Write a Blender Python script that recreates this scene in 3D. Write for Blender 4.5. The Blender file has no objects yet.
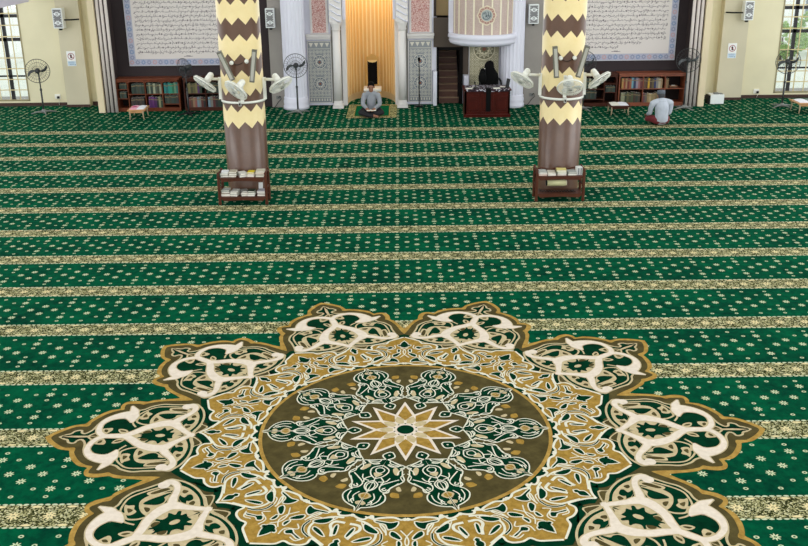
import bpy, bmesh, math, random
from math import sin, cos, pi, sqrt, atan2, radians
from mathutils import Vector, Matrix
random.seed(7)
SC = bpy.context.scene
COL = SC.collection

# ------------------------------------------------------------------ helpers
def lin(c):
    f = lambda v: v/12.92 if v <= .04045 else ((v+.055)/1.055)**2.4
    return (f(c[0]/255), f(c[1]/255), f(c[2]/255), 1)

MATS = {}
def mat(name, rgb, rough=.6, metal=0, emit=None, noise=0, nscale=8, alpha=1, trans=0, sheen=0, spec=.5):
    if name in MATS: return MATS[name]
    m = bpy.data.materials.new(name); m.use_nodes = True
    nt = m.node_tree; b = nt.nodes['Principled BSDF']
    c = lin(rgb)
    b.inputs['Base Color'].default_value = c
    b.inputs['Roughness'].default_value = rough
    b.inputs['Metallic'].default_value = metal
    b.inputs['Specular IOR Level'].default_value = spec
    if sheen: b.inputs['Sheen Weight'].default_value = sheen
    if trans: b.inputs['Transmission Weight'].default_value = trans
    if emit:
        b.inputs['Emission Color'].default_value = lin(emit[0]); b.inputs['Emission Strength'].default_value = emit[1]
    if noise:
        tc = nt.nodes.new('ShaderNodeTexCoord'); n = nt.nodes.new('ShaderNodeTexNoise')
        n.inputs['Scale'].default_value = nscale; n.inputs['Detail'].default_value = 4
        r = nt.nodes.new('ShaderNodeValToRGB')
        d = 1-noise; u = 1+noise
        r.color_ramp.elements[0].position = .3; r.color_ramp.elements[1].position = .7
        r.color_ramp.elements[0].color = (c[0]*d, c[1]*d, c[2]*d, 1)
        r.color_ramp.elements[1].color = (min(1, c[0]*u), min(1, c[1]*u), min(1, c[2]*u), 1)
        nt.links.new(tc.outputs['Object'], n.inputs['Vector'])
        nt.links.new(n.outputs['Fac'], r.inputs['Fac']); nt.links.new(r.outputs['Color'], b.inputs['Base Color'])
    MATS[name] = m
    return m

class MB:
    def __init__(s): s.v = []; s.f = []; s.m = []; s.sm = []
    def add(s, vs, fs, mi=0, smooth=False):
        o = len(s.v); s.v += [tuple(p) for p in vs]
        for f in fs: s.f.append([i+o for i in f]); s.m.append(mi); s.sm.append(smooth)
        return s
    def box(s, x0, x1, y0, y1, z0, z1, mi=0, M=None):
        vs = [(x0,y0,z0),(x1,y0,z0),(x1,y1,z0),(x0,y1,z0),(x0,y0,z1),(x1,y0,z1),(x1,y1,z1),(x0,y1,z1)]
        if M: vs = [M @ Vector(p) for p in vs]
        return s.add(vs, [(3,2,1,0),(4,5,6,7),(0,1,5,4),(1,2,6,5),(2,3,7,6),(3,0,4,7)], mi)
    def cbox(s, c, d, mi=0, M=None):
        return s.box(c[0]-d[0]/2, c[0]+d[0]/2, c[1]-d[1]/2, c[1]+d[1]/2, c[2]-d[2]/2, c[2]+d[2]/2, mi, M)
    def tube(s, pts, r, n=8, mi=0, closed=False, caps=True):
        pts = [Vector(p) for p in pts]; N = len(pts)
        rs = r if isinstance(r, (list, tuple)) else [r]*N
        vs = []; up = None
        for i, p in enumerate(pts):
            if closed: t = pts[(i+1) % N]-pts[i-1]
            else: t = pts[min(i+1, N-1)]-pts[max(i-1, 0)]
            t.normalize()
            if up is None:
                up = Vector((0,0,1)) if abs(t.z) < .9 else Vector((1,0,0))
            a = t.cross(up)
            if a.length < 1e-5: a = t.cross(Vector((0,1,0)))
            a.normalize(); b = a.cross(t); b.normalize(); up = b
            for k in range(n):
                q = 2*pi*k/n; vs.append(p+a*cos(q)*rs[i]+b*sin(q)*rs[i])
        fs = []
        for i in range(N if closed else N-1):
            j = (i+1) % N
            for k in range(n):
                l = (k+1) % n; fs.append((i*n+k, i*n+l, j*n+l, j*n+k))
        if caps and not closed:
            fs.append(tuple(range(n-1, -1, -1))); fs.append(tuple((N-1)*n+k for k in range(n)))
        return s.add(vs, fs, mi, True)
    def cyl(s, a, b, r0, r1=None, n=16, mi=0): return s.tube([a, b], [r0, r0 if r1 is None else r1], n, mi)
    def ring(s, c, R, r, M=None, n=32, k=6, mi=0):
        pts = []
        for i in range(n):
            q = 2*pi*i/n; p = Vector((R*cos(q), R*sin(q), 0))
            if M: p = M @ p
            pts.append(Vector(c)+p)
        return s.tube(pts, r, k, mi, closed=True)
    def lathe(s, prof, c=(0,0,0), n=32, mi=0, a0=0, a1=2*pi, ell=1.0, caps=True, smooth=True):
        full = abs(a1-a0-2*pi) < 1e-6; vs = []; m = len(prof); cnt = n if full else n+1
        for i in range(cnt):
            q = a0+(a1-a0)*i/n
            for (r, z) in prof: vs.append((c[0]+r*cos(q), c[1]+r*sin(q)*ell, c[2]+z))
        fs = []
        for i in range(n):
            j = (i+1) % cnt
            for k in range(m-1): fs.append((i*m+k, j*m+k, j*m+k+1, i*m+k+1))
        s.add(vs, fs, mi, smooth)
        if caps and full:
            if prof[0][0] > 1e-4: s.add([vs[i*m] for i in range(cnt)], [tuple(range(cnt-1, -1, -1))], mi)
            if prof[-1][0] > 1e-4: s.add([vs[i*m+m-1] for i in range(cnt)], [tuple(range(cnt))], mi)
        return s
    def ell(s, c, d, n=16, mi=0, M=None):
        vs = []; fs = []; h = n//2
        for i in range(h+1):
            t = pi*i/h
            for k in range(n):
                q = 2*pi*k/n; p = Vector((d[0]*sin(t)*cos(q), d[1]*sin(t)*sin(q), d[2]*cos(t)))
                if M: p = M @ p
                vs.append(Vector(c)+p)
        for i in range(h):
            for k in range(n):
                l = (k+1) % n; fs.append((i*n+k, (i+1)*n+k, (i+1)*n+l, i*n+l))
        return s.add(vs, fs, mi, True)
    def prism(s, poly, y0, y1, mi=0, plane='xz', M=None):
        n = len(poly)
        g = {'xz': lambda a, b, t: (a, t, b), 'xy': lambda a, b, t: (a, b, t), 'yz': lambda a, b, t: (t, a, b)}[plane]
        vs = [g(a, b, y0) for a, b in poly]+[g(a, b, y1) for a, b in poly]
        if M: vs = [M @ Vector(p) for p in vs]
        fs = [tuple(range(n)), tuple(range(2*n-1, n-1, -1))]+[(i, i+n, (i+1) % n+n, (i+1) % n) for i in range(n)]
        return s.add(vs, fs, mi)
    def build(s, name, mats, parent=None, loc=None, fixn=True, bevel=0):
        me = bpy.data.meshes.new(name); me.from_pydata(s.v, [], s.f); 
        if not isinstance(mats, (list, tuple)): mats = [mats]
        for m in mats: me.materials.append(m)
        me.polygons.foreach_set('material_index', s.m); me.polygons.foreach_set('use_smooth', s.sm)
        if fixn:
            bm = bmesh.new(); bm.from_mesh(me); bmesh.ops.remove_doubles(bm, verts=bm.verts, dist=1e-6)
            bmesh.ops.recalc_face_normals(bm, faces=bm.faces); bm.to_mesh(me); bm.free()
        me.update()
        o = bpy.data.objects.new(name, me); COL.objects.link(o)
        if parent: o.parent = parent
        if loc: o.location = loc
        if bevel:
            b = o.modifiers.new('bevel', 'BEVEL'); b.width = bevel; b.segments = 2; b.limit_method = 'ANGLE'; b.angle_limit = .6
        return o

def tag(o, label, cat, group=None):
    o['label'] = label; o['category'] = cat
    if group: o['group'] = group
    return o
def thing(name, label, cat, loc=(0,0,0), rz=0, group=None):
    o = bpy.data.objects.new(name, None); o.empty_display_size = .1; COL.objects.link(o)
    o.location = loc; o.rotation_euler = (0,0,rz)
    return tag(o, label, cat, group)
def struct(name, mb, mats, bevel=0, **k):
    o = mb.build(name, mats, bevel=bevel, **k); o['kind'] = 'structure'; return o
def copy_tree(o, parent=None):
    c = o.copy(); COL.objects.link(c)
    if parent: c.parent = parent
    for ch in list(o.children): copy_tree(ch, c)
    return c
ORD = ['first','second','third','fourth','fifth','sixth','seventh','eighth','ninth','tenth','eleventh','twelfth','thirteenth','fourteenth']
def face_to(n, roll=0):   # matrix taking +z to n
    return Vector(n).normalized().to_track_quat('Z', 'Y').to_matrix()

# ------------------------------------------------------------------ materials
M_cream = mat('cream_paint', (226,218,184), .7, noise=.05, nscale=1.3)
M_cream2 = mat('pilaster_paint', (206,198,172), .7, noise=.05, nscale=1.5)
M_trimc = mat('cream_trim', (222,206,172), .6)
M_rib = mat('grey_rib', (212,202,196), .55)
M_ribdark = mat('rib_gap', (66,56,56), .7, spec=0.15)
M_char = mat('charcoal_panel', (56,48,50), .65, noise=.08, nscale=2, spec=0.15)
M_skirt = mat('brown_skirting', (62,36,26), .5)
M_white = mat('white_plaster', (226,226,240), .5)
M_whitew = mat('white_warm', (226,222,220), .5)
M_greyp = mat('grey_pilaster', (150,144,138), .6, noise=.06, nscale=2)
M_taupe = mat('taupe_panel', (84,74,66), .6, spec=0.15)
M_dark = mat('black_metal', (24,24,26), .4, spec=0.15)
M_fan = mat('dark_fan_metal', (52,54,56), .45)
M_fanl = mat('grey_fan_metal', (120,122,120), .45)
M_wfan = mat('white_fan_plastic', (236,236,228), .4)
M_wood = mat('reddish_wood', (104,54,34), .45, noise=.22, nscale=6, spec=0.15)
M_woodd = mat('dark_wood', (68,36,26), .45, noise=.2, nscale=6, spec=0.15)
M_rack = mat('rack_wood', (78,44,31), .45, noise=.2, nscale=6, spec=0.15)
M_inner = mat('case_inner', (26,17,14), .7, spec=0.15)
M_tan = mat('tan_wood', (190,142,92), .5, noise=.15, nscale=9)
M_page = mat('paper_page', (232,228,216), .8)
M_grille = mat('speaker_grille', (126,126,128), .6)
M_wbox = mat('white_box_paint', (232,236,236), .5)
M_bar = mat('olive_grey_speaker', (112,110,98), .5)
M_barl = mat('pale_speaker_front', (176,174,164), .5)
M_steel = mat('brushed_steel', (186,186,186), .35, .6)
M_gold = mat('gold_paint', (206,160,84), .4)
M_black = mat('black_cloth', (7,7,8), .85, spec=0.15)
M_desk = mat('mahogany', (66,20,14), .35, noise=.25, nscale=5, spec=0.15)
M_cover = {}

# node helpers
class NT:
    def __init__(s, name, rough=.8, sheen=0, spec=.3):
        s.m = bpy.data.materials.new(name); s.m.use_nodes = True; s.t = s.m.node_tree
        s.b = s.t.nodes['Principled BSDF']; s.b.inputs['Roughness'].default_value = rough
        s.b.inputs['Specular IOR Level'].default_value = spec
        if sheen: s.b.inputs['Sheen Weight'].default_value = sheen
        MATS[name] = s.m
    def n(s, typ, **kw):
        k = s.t.nodes.new(typ)
        for a, v in kw.items(): setattr(k, a, v)
        return k
    def put(s, sock, v):
        if isinstance(v, bpy.types.NodeSocket): s.t.links.new(v, sock)
        elif isinstance(v, (tuple, list)) and len(v) == 4 and sock.type == 'VECTOR': sock.default_value = v[:3]
        else: sock.default_value = v
    def math(s, op, a, b=None, c=None, clamp=False):
        k = s.n('ShaderNodeMath', operation=op, use_clamp=clamp); s.put(k.inputs[0], a)
        if b is not None: s.put(k.inputs[1], b)
        if c is not None: s.put(k.inputs[2], c)
        return k.outputs[0]
    def mix(s, f, a, b):
        k = s.n('ShaderNodeMix', data_type='RGBA'); s.put(k.inputs[0], f); s.put(k.inputs[6], a); s.put(k.inputs[7], b)
        return k.outputs[2]
    def xyz(s, v):
        k = s.n('ShaderNodeSeparateXYZ'); s.put(k.inputs[0], v); return k.outputs
    def comb(s, x, y, z=0.0):
        k = s.n('ShaderNodeCombineXYZ'); s.put(k.inputs[0], x); s.put(k.inputs[1], y); s.put(k.inputs[2], z); return k.outputs[0]
    def obj(s): return s.n('ShaderNodeTexCoord').outputs['Object']
    def noise(s, vec, scale, detail=3, rough=.5):
        k = s.n('ShaderNodeTexNoise'); s.put(k.inputs['Vector'], vec); k.inputs['Scale'].default_value = scale
        k.inputs['Detail'].default_value = detail; k.inputs['Roughness'].default_value = rough; return k.outputs['Fac']
    def ramp(s, f, stops, interp='LINEAR'):
        k = s.n('ShaderNodeValToRGB'); cr = k.color_ramp; cr.interpolation = interp
        while len(cr.elements) < len(stops): cr.elements.new(.5)
        for e, (p, c) in zip(cr.elements, stops): e.position = p; e.color = c
        s.put(k.inputs[0], f); return k.outputs[0]
    def vor(s, vec, scale, feature='F1', rnd=1):
        k = s.n('ShaderNodeTexVoronoi', feature=feature); s.put(k.inputs['Vector'], vec); k.inputs['Scale'].default_value = scale
        k.inputs['Randomness'].default_value = rnd; return k
    def out(s, c): s.put(s.b.inputs['Base Color'], c); return s.m

G_HI = (0,90,57); G_LO = (0,42,31)
def carpet_material():
    t = NT('green_carpet', .95, spec=.02)
    x, y, z = t.xyz(t.obj())
    P = .5725
    yr1 = t.math('WRAP', t.math('SUBTRACT', y, 9.3484), .6, -.6)
    yr2 = t.math('WRAP', t.math('SUBTRACT', y, 21.72), .392, -.392)
    back = t.math('GREATER_THAN', y, 21.3)
    k = t.n('ShaderNodeMix', data_type='FLOAT'); t.put(k.inputs[0], back); t.put(k.inputs[2], yr1); t.put(k.inputs[3], yr2)
    yr = t.math('ABSOLUTE', k.outputs[0])
    X = t.math('ADD', x, .075)
    def wrapx(off, per): return t.math('WRAP', t.math('SUBTRACT', X, off), per/2, -per/2)
    def star(dx, dy, R):
        r = t.math('SQRT', t.math('ADD', t.math('MULTIPLY', dx, dx), t.math('MULTIPLY', dy, dy)))
        a = t.math('ARCTAN2', dy, dx)
        lob = t.math('MULTIPLY_ADD', t.math('COSINE', t.math('MULTIPLY', a, 8)), R*.26, R*.78)
        edge = t.math('DIVIDE', t.math('SUBTRACT', lob, r), .006, clamp=True)
        hole = t.math('MULTIPLY', t.math('DIVIDE', t.math('SUBTRACT', r, R*.2), .005, clamp=True), 1.0)
        dot = t.math('LESS_THAN', r, R*.1)
        return t.math('MULTIPLY', edge, t.math('MAXIMUM', hole, dot))
    def dot(dx, dy, rx, ry, hole=True):
        a = t.math('DIVIDE', dx, rx); b = t.math('DIVIDE', dy, ry)
        r = t.math('SQRT', t.math('ADD', t.math('MULTIPLY', a, a), t.math('MULTIPLY', b, b)))
        e = t.math('MULTIPLY', t.math('SUBTRACT', 1.0, r), 5.0, clamp=True)
        if hole: e = t.math('MULTIPLY', e, t.math('MULTIPLY', t.math('SUBTRACT', r, .34), 6.0, clamp=True))
        return e
    sub = lambda v: t.math('SUBTRACT', yr, v)
    bigs = [star(wrapx(0, P), sub(.224), .045), star(wrapx(P/2, P), sub(.112), .045), star(wrapx(P/4, P/2), yr, .045)]
    smalls = [dot(wrapx(0, P/2), sub(.336), .024, .021), dot(wrapx(P/4, P/2), sub(.224), .024, .021), dot(wrapx(0, P), sub(.112), .024, .021)]
    fl = bigs[0]
    for s in bigs[1:]+smalls: fl = t.math('MAXIMUM', fl, s)
    # pile shading of the green
    vec = t.obj()
    n1 = t.noise(vec, 1.7, 5, .65); n2 = t.noise(vec, 11, 4, .65)
    g = t.mix(t.math('MULTIPLY_ADD', n2, 1.3, t.math('MULTIPLY_ADD', n1, 1.5, -.95), clamp=True), lin(G_LO), lin(G_HI))
    fleckc = t.mix(t.noise(vec, 60, 2), lin((170,182,138)), lin((206,214,182)))
    field = t.mix(fl, g, fleckc)
    # gold stripe
    v = t.vor(vec, 85); vc = t.n('ShaderNodeSeparateColor'); t.put(vc.inputs[0], v.outputs['Color'])
    spk = t.ramp(vc.outputs[0], [(0, lin((34,40,16))), (.33, lin((82,82,50))), (.56, lin((154,150,108))), (.85, lin((194,190,152)))], 'CONSTANT')
    d = t.math('SUBTRACT', .6, yr)
    gx = t.math('SUBTRACT', X, -.02)
    def wr2(off, per): return t.math('WRAP', t.math('SUBTRACT', gx, off), per/2, -per/2)
    gs = star(wr2(P/4, P/2), d, .055)
    gb = dot(wr2(0, P/2), t.math('SUBTRACT', d, .122), .045, .016, False)
    cream = lin((216,200,154))
    spk = t.mix(t.math('MAXIMUM', gs, gb), spk, cream)
    strip = t.math('GREATER_THAN', yr, .45)
    c = t.mix(strip, field, spk)
    e = dot(t.math('WRAP', X, P/20, -P/20), sub(.446), .024, .011, False)
    c = t.mix(e, c, lin((190,202,172)))
    t.out(c)
    bump = t.n('ShaderNodeBump'); bump.inputs['Strength'].default_value = .25; bump.inputs['Distance'].default_value = .01
    t.put(bump.inputs['Height'], t.noise(vec, 110, 2)); t.put(t.b.inputs['Normal'], bump.outputs[0])
    return t.m
M_carpet = carpet_material()

def pile(name, a, b, sc=14):
    t = NT(name, .9, sheen=0, spec=.02); vec = t.obj()
    n = t.math('MULTIPLY_ADD', t.noise(vec, sc, 4, .65), 2.0, -.5, clamp=True)
    return t.out(t.mix(n, lin(a), lin(b)))
M_mgold = pile('medallion_gold', (134,102,44), (186,152,82))
M_mgoldd = pile('medallion_deep_gold', (124,94,36), (176,142,70), 18)
M_molive = pile('medallion_olive', (58,52,30), (90,80,48), 7)
M_mbeige = pile('medallion_beige', (172,154,116), (198,182,148), 20)
M_mwhite = pile('medallion_white', (206,192,176), (224,212,198), 20)
M_mline = pile('medallion_line', (200,196,176), (222,220,204), 20)
M_mgreen = pile('medallion_green', (0,32,18), (0,54,32), 9)
# ------------------------------------------------------------------ floor and carpet
struct('floor', MB().box(-14, 14, -3, 25.6, -.30, -.02), mat('floor_screed', (150,146,140), .8))
ZC = -.007
carpet = thing('carpet', 'green wall to wall carpet with gold prayer row stripes and a huge ten petalled rosette', 'carpet')
MB().box(-11.6, 11.6, -2.5, 24.05, -.02, ZC).build('carpet_field', M_carpet, carpet)
nc = thing('niche_carpet', 'small green carpet piece covering the floor inside the golden niche', 'carpet')
MB().box(-1.35, -.12, 24.051, 25.2, -.02, ZC).build('pile', M_carpet, nc)

def cat_rom(pts, closed=True, sub=4):
    out = []; n = len(pts)
    for i in range(n if closed else n-1):
        p0 = pts[(i-1) % n] if closed or i > 0 else pts[0]; p1 = pts[i]
        p2 = pts[(i+1) % n]; p3 = pts[(i+2) % n] if closed or i+2 < n else pts[-1]
        for k in range(sub):
            t = k/sub; t2 = t*t; t3 = t2*t
            out.append(tuple(.5*((2*p1[j])+(-p0[j]+p2[j])*t+(2*p0[j]-5*p1[j]+4*p2[j]-p3[j])*t2+(-p0[j]+3*p1[j]-3*p2[j]+p3[j])*t3) for j in range(len(p1))))
    if not closed: out.append(tuple(pts[-1]))
    return out
def area(p): return sum(p[i-1][0]*p[i][1]-p[i][0]*p[i-1][1] for i in range(len(p)))/2
def offset(p, d):     # grow a closed polygon by d
    if area(p) < 0: p = p[::-1]
    out = []; n = len(p)
    for i in range(n):
        a = Vector(p[i-1][:2]); b = Vector(p[i][:2]); c = Vector(p[(i+1) % n][:2])
        e1 = b-a; e2 = c-b
        if e1.length < 1e-6 or e2.length < 1e-6: out.append(tuple(b)); continue
        n1 = Vector((e1.y, -e1.x)).normalized(); n2 = Vector((e2.y, -e2.x)).normalized()
        m = n1+n2
        if m.length < .2: m = n1
        m.normalize(); k = d/max(.45, m.dot(n1)); out.append(tuple(b+m*k))
    return out
def ribbon(p, w=None):   # open path of (x, y, w)
    L = []; R_ = []; n = len(p)
    for i in range(n):
        a = Vector(p[max(i-1, 0)][:2]); c = Vector(p[min(i+1, n-1)][:2]); t = (c-a)
        if t.length < 1e-9: t = Vector((1,0))
        t.normalize(); nn = Vector((-t.y, t.x)); ww = (p[i][2] if w is None else w)/2; b = Vector(p[i][:2])
        L.append(b+nn*ww); R_.append(b-nn*ww)
    return L, R_
def clip(pts, a, b, c):   # keep a*u+b*v >= c
    out = []; n = len(pts)
    for i in range(n):
        p = pts[i-1]; q = pts[i]; dp = a*p[0]+b*p[1]-c; dq = a*q[0]+b*q[1]-c
        if (dp >= 0) != (dq >= 0):
            t = dp/(dp-dq); out.append((p[0]+(q[0]-p[0])*t, p[1]+(q[1]-p[1])*t))
        if dq >= 0: out.append(q)
    return out
def sector(pts):
    pts = clip([p[:2] for p in pts], 0, 1, 0); return clip(pts, sin(radians(18)), -cos(radians(18)), 0)
def clean(pts):
    out = []
    for p in pts:
        if not out or (abs(p[0]-out[-1][0])+abs(p[1]-out[-1][1])) > 2e-5: out.append(p)
    while len(out) > 2 and abs(out[0][0]-out[-1][0])+abs(out[0][1]-out[-1][1]) <= 2e-5: out.pop()
    return out
LU = .0006
class Medal:
    def __init__(s): s.mb = MB()
    def put(s, pts, layer, mi):
        pts = clean(pts)
        if len(pts) < 3: return
        if area(pts) < 0: pts = pts[::-1]
        s.mb.add([(x, y, LU*layer) for x, y in pts], [tuple(range(len(pts)))], mi)
    def strip(s, p, layer, mi, w=None):
        L, R_ = ribbon(p, w); z = LU*layer; n = len(L)
        s.mb.add([(a.x, a.y, z) for a in L]+[(a.x, a.y, z) for a in R_], [(i, n+i, n+i+1, i+1) for i in range(n-1)], mi)
    def rep(s, fn, dy=0.0, phase=0.0):   # ten times, mirrored
        for k in range(10):
            a = 2*pi*k/10+phase; ca, sa = cos(a), sin(a)
            for sg in (1, -1):
                s.e = .08 if sg > 0 else 0.0
                fn(lambda pts: [((q[0]*ca-sg*q[1]*sa), (q[0]*sa+sg*q[1]*ca)+dy)+tuple(q[2:]) for q in pts])
MG, MDG, MO, MBE, MW, ML, MGR = range(7)
GOLD= [(3.27, 0.023), (3.224, 0.091), (3.156, 0.158), (3.091, 0.206), (3.035, 0.224), (2.987, 0.237), (2.974, 0.271), (2.939, 0.354), (2.885, 0.43), (2.823, 0.488), (2.743, 0.515), (2.749, 0.559), (2.739, 0.611), (2.705, 0.653), (2.634, 0.67), (2.554, 0.656), (2.508, 0.652), (2.464, 0.678), (2.375, 0.694), (2.318, 0.699), (2.251, 0.709), (2.192, 0.722)]
OLIVE= [(3.22, 0.023), (3.173, 0.081), (3.1, 0.148), (3.049, 0.182), (3.008, 0.186), (2.954, 0.186), (2.937, 0.224), (2.935, 0.261), (2.896, 0.335), (2.836, 0.417), (2.76, 0.476), (2.701, 0.497), (2.707, 0.541), (2.705, 0.593), (2.671, 0.61), (2.587, 0.61), (2.535, 0.592), (2.499, 0.618), (2.426, 0.643), (2.328, 0.66), (2.254, 0.661), (2.16, 0.663), (2.103, 0.667), (2.063, 0.676)]
FIELD= [(3.155, 0.008), (3.104, 0.047), (3.071, 0.061), (3.051, 0.1), (3.009, 0.123), (2.972, 0.113), (2.96, 0.074), (2.932, 0.066), (2.893, 0.128), (2.87, 0.233), (2.824, 0.316), (2.729, 0.404), (2.626, 0.461), (2.514, 0.499), (2.45, 0.557), (2.344, 0.6), (2.234, 0.591), (2.093, 0.59), (2.016, 0.595), (1.977, 0.554), (1.931, 0.484), (1.896, 0.375), (1.888, 0.255), (1.905, 0.15), (1.933, 0.073), (1.938, 0.024), (1.933, -0.026)]
P_BEIGE= [[(2.007, 0.054), (1.95, 0.16), (1.938, 0.264), (1.951, 0.366), (1.99, 0.453), (2.011, 0.466), (2.03, 0.403), (2.075, 0.312), (2.086, 0.199), (2.076, 0.152)], [(2.328, 0.22), (2.38, 0.211), (2.395, 0.286), (2.38, 0.369), (2.339, 0.437), (2.267, 0.462), (2.193, 0.449), (2.123, 0.422), (2.088, 0.404), (2.128, 0.358), (2.192, 0.294)], [(2.07, 0.422), (2.111, 0.431), (2.234, 0.44), (2.261, 0.503), (2.215, 0.515), (2.104, 0.502), (2.052, 0.475)], [(2.422, 0.314), (2.466, 0.296), (2.5, 0.314), (2.494, 0.388), (2.46, 0.46), (2.443, 0.433), (2.402, 0.405), (2.424, 0.36)], [(1.936, -0.016), (2.055, 0.113), (2.16, 0.219), (2.291, 0.21), (2.409, 0.134), (2.492, 0.047), (2.544, -0.004), (2.245, -0.014)], [(2.542, 0.063), (2.592, 0.044), (2.633, 0.078), (2.645, 0.122), (2.609, 0.126), (2.565, 0.106)], [(2.713, 0.078), (2.744, 0.039), (2.786, 0.069), (2.808, 0.127), (2.713, 0.146), (2.7, 0.107)], [(2.775, 0.004), (2.846, 0.004), (2.9, 0.007), (2.828, 0.079), (2.791, 0.053)], [(1.825, 0.14), (1.924, 0.02), (1.94, 0.048), (1.903, 0.16), (1.897, 0.227), (1.88, 0.189)]]
P_OLIVE= [[(1.994, 0.151), (2.028, 0.122), (2.044, 0.165), (2.001, 0.18)], [(1.971, 0.326), (2.009, 0.315), (2.019, 0.345), (1.997, 0.37), (1.982, 0.357)], [(2.084, 0.443), (2.21, 0.458), (2.231, 0.491), (2.108, 0.485)], [(2.437, 0.347), (2.479, 0.336), (2.467, 0.397), (2.45, 0.387)], [(2.337, 0.261), (2.362, 0.261), (2.353, 0.332), (2.319, 0.295)], [(2.564, 0.071), (2.613, 0.078), (2.625, 0.107), (2.579, 0.093)], [(2.741, 0.069), (2.77, 0.088), (2.77, 0.123), (2.739, 0.108)], [(2.792, 0.006), (2.845, 0.006), (2.873, 0.008), (2.832, 0.05)], [(1.842, 0.137), (1.916, 0.048), (1.925, 0.063), (1.895, 0.15), (1.891, 0.183)], [(1.989, 0.024), (2.036, 0.015), (2.066, 0.064), (2.051, 0.084)], [(2.328, 0.062), (2.394, 0.037), (2.404, 0.076), (2.359, 0.095)]]
P_GREEN= [[(1.976, 0.227), (1.992, 0.199), (2.027, 0.195), (2.044, 0.209), (2.069, 0.161), (2.088, 0.165), (2.083, 0.218), (2.077, 0.303), (2.053, 0.321), (2.046, 0.289), (2.032, 0.265), (1.998, 0.283), (1.973, 0.27)], [(2.172, 0.335), (2.199, 0.303), (2.249, 0.3), (2.299, 0.335), (2.34, 0.383), (2.281, 0.405), (2.185, 0.404), (2.104, 0.4), (2.103, 0.382), (2.164, 0.368)], [(2.034, -0.023), (2.032, 0.009), (2.121, -0.004), (2.114, 0.049), (2.158, 0.055), (2.133, 0.1), (2.154, 0.117), (2.191, 0.088), (2.212, 0.127), (2.229, 0.139), (2.254, 0.097), (2.301, 0.089), (2.336, 0.128), (2.348, 0.109), (2.326, 0.07), (2.373, 0.043), (2.453, 0.043), (2.401, 0.011), (2.443, -0.016), (2.287, -0.019)]]
STRAPS= [[(1.931, -0.024, 0.045), (2.016, 0.06, 0.06), (2.09, 0.136, 0.075), (2.153, 0.209, 0.12), (2.229, 0.219, 0.125), (2.315, 0.191, 0.11), (2.397, 0.144, 0.09), (2.478, 0.063, 0.085), (2.565, -0.004, 0.075)], [(2.564, -0.002, 0.075), (2.656, -0.003, 0.07), (2.744, 0.006, 0.065), (2.807, 0.065, 0.06), (2.834, 0.156, 0.055), (2.828, 0.242, 0.06), (2.773, 0.325, 0.085), (2.685, 0.374, 0.13), (2.606, 0.379, 0.17), (2.573, 0.324, 0.12), (2.559, 0.236, 0.01)], [(2.594, 0.388, 0.12), (2.59, 0.451, 0.1), (2.609, 0.5, 0.06), (2.638, 0.563, 0.006)], [(2.165, 0.219, 0.09), (2.116, 0.303, 0.075), (2.049, 0.385, 0.06), (2.015, 0.457, 0.058), (2.019, 0.519, 0.07), (2.055, 0.55, 0.085), (2.099, 0.532, 0.06)]]
BAND= [(1.893, 0.0), (1.834, 0.044), (1.768, 0.135), (1.744, 0.195), (1.802, 0.206), (1.838, 0.248), (1.846, 0.321), (1.827, 0.386), (1.877, 0.433), (1.903, 0.513), (1.929, 0.617)]
BINNER= [(1.288, 0.416), (1.319, 0.383), (1.307, 0.318), (1.342, 0.224), (1.374, 0.175), (1.343, 0.156), (1.367, 0.124), (1.398, 0.102), (1.394, 0.052), (1.366, -0.007)]
FLECK= [[(1.389, 0.203), (1.404, 0.214), (1.409, 0.287), (1.463, 0.329), (1.419, 0.37), (1.354, 0.369), (1.383, 0.318)], [(1.485, 0.36), (1.532, 0.37), (1.558, 0.441), (1.54, 0.451), (1.495, 0.401)], [(1.585, 0.442), (1.646, 0.462), (1.622, 0.478), (1.587, 0.462)], [(1.766, 0.279), (1.769, 0.304), (1.729, 0.361), (1.737, 0.406), (1.707, 0.422), (1.682, 0.381), (1.72, 0.351)], [(1.725, 0.498), (1.751, 0.498), (1.74, 0.53), (1.725, 0.526)], [(1.455, 0.133), (1.513, 0.151), (1.543, 0.204), (1.54, 0.257), (1.518, 0.257), (1.483, 0.204)], [(1.6, 0.226), (1.626, 0.173), (1.685, 0.119), (1.672, 0.162), (1.628, 0.226)], [(1.526, 0.068), (1.558, 0.077), (1.64, 0.06), (1.637, 0.043), (1.562, 0.053)]]
LEAF18= [(1.725, 0.551), (1.761, 0.53), (1.813, 0.538), (1.851, 0.585)]
LEAF0= [(1.707, -0.005), (1.712, 0.035), (1.741, 0.026), (1.811, 0.018), (1.837, -0.004)]
BLINES= [[(1.534, 0.294), (1.607, 0.315), (1.677, 0.291), (1.727, 0.226)], [(1.483, 0.02), (1.488, 0.097), (1.541, 0.119), (1.602, 0.086), (1.673, 0.065)]]
MOTIF= [(0.536, 0.011), (0.576, 0.113), (0.598, 0.182), (0.633, 0.152), (0.664, 0.178), (0.728, 0.199), (0.791, 0.235), (0.844, 0.221), (0.929, 0.162), (0.995, 0.163), (1.025, 0.128), (1.061, 0.159), (1.125, 0.172), (1.196, 0.135), (1.238, 0.072), (1.258, 0.023), (1.296, 0.01)]
MDROP= [(0.416, -0.004), (0.441, 0.033), (0.48, 0.047), (0.522, 0.009), (0.53, -0.002)]
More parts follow.
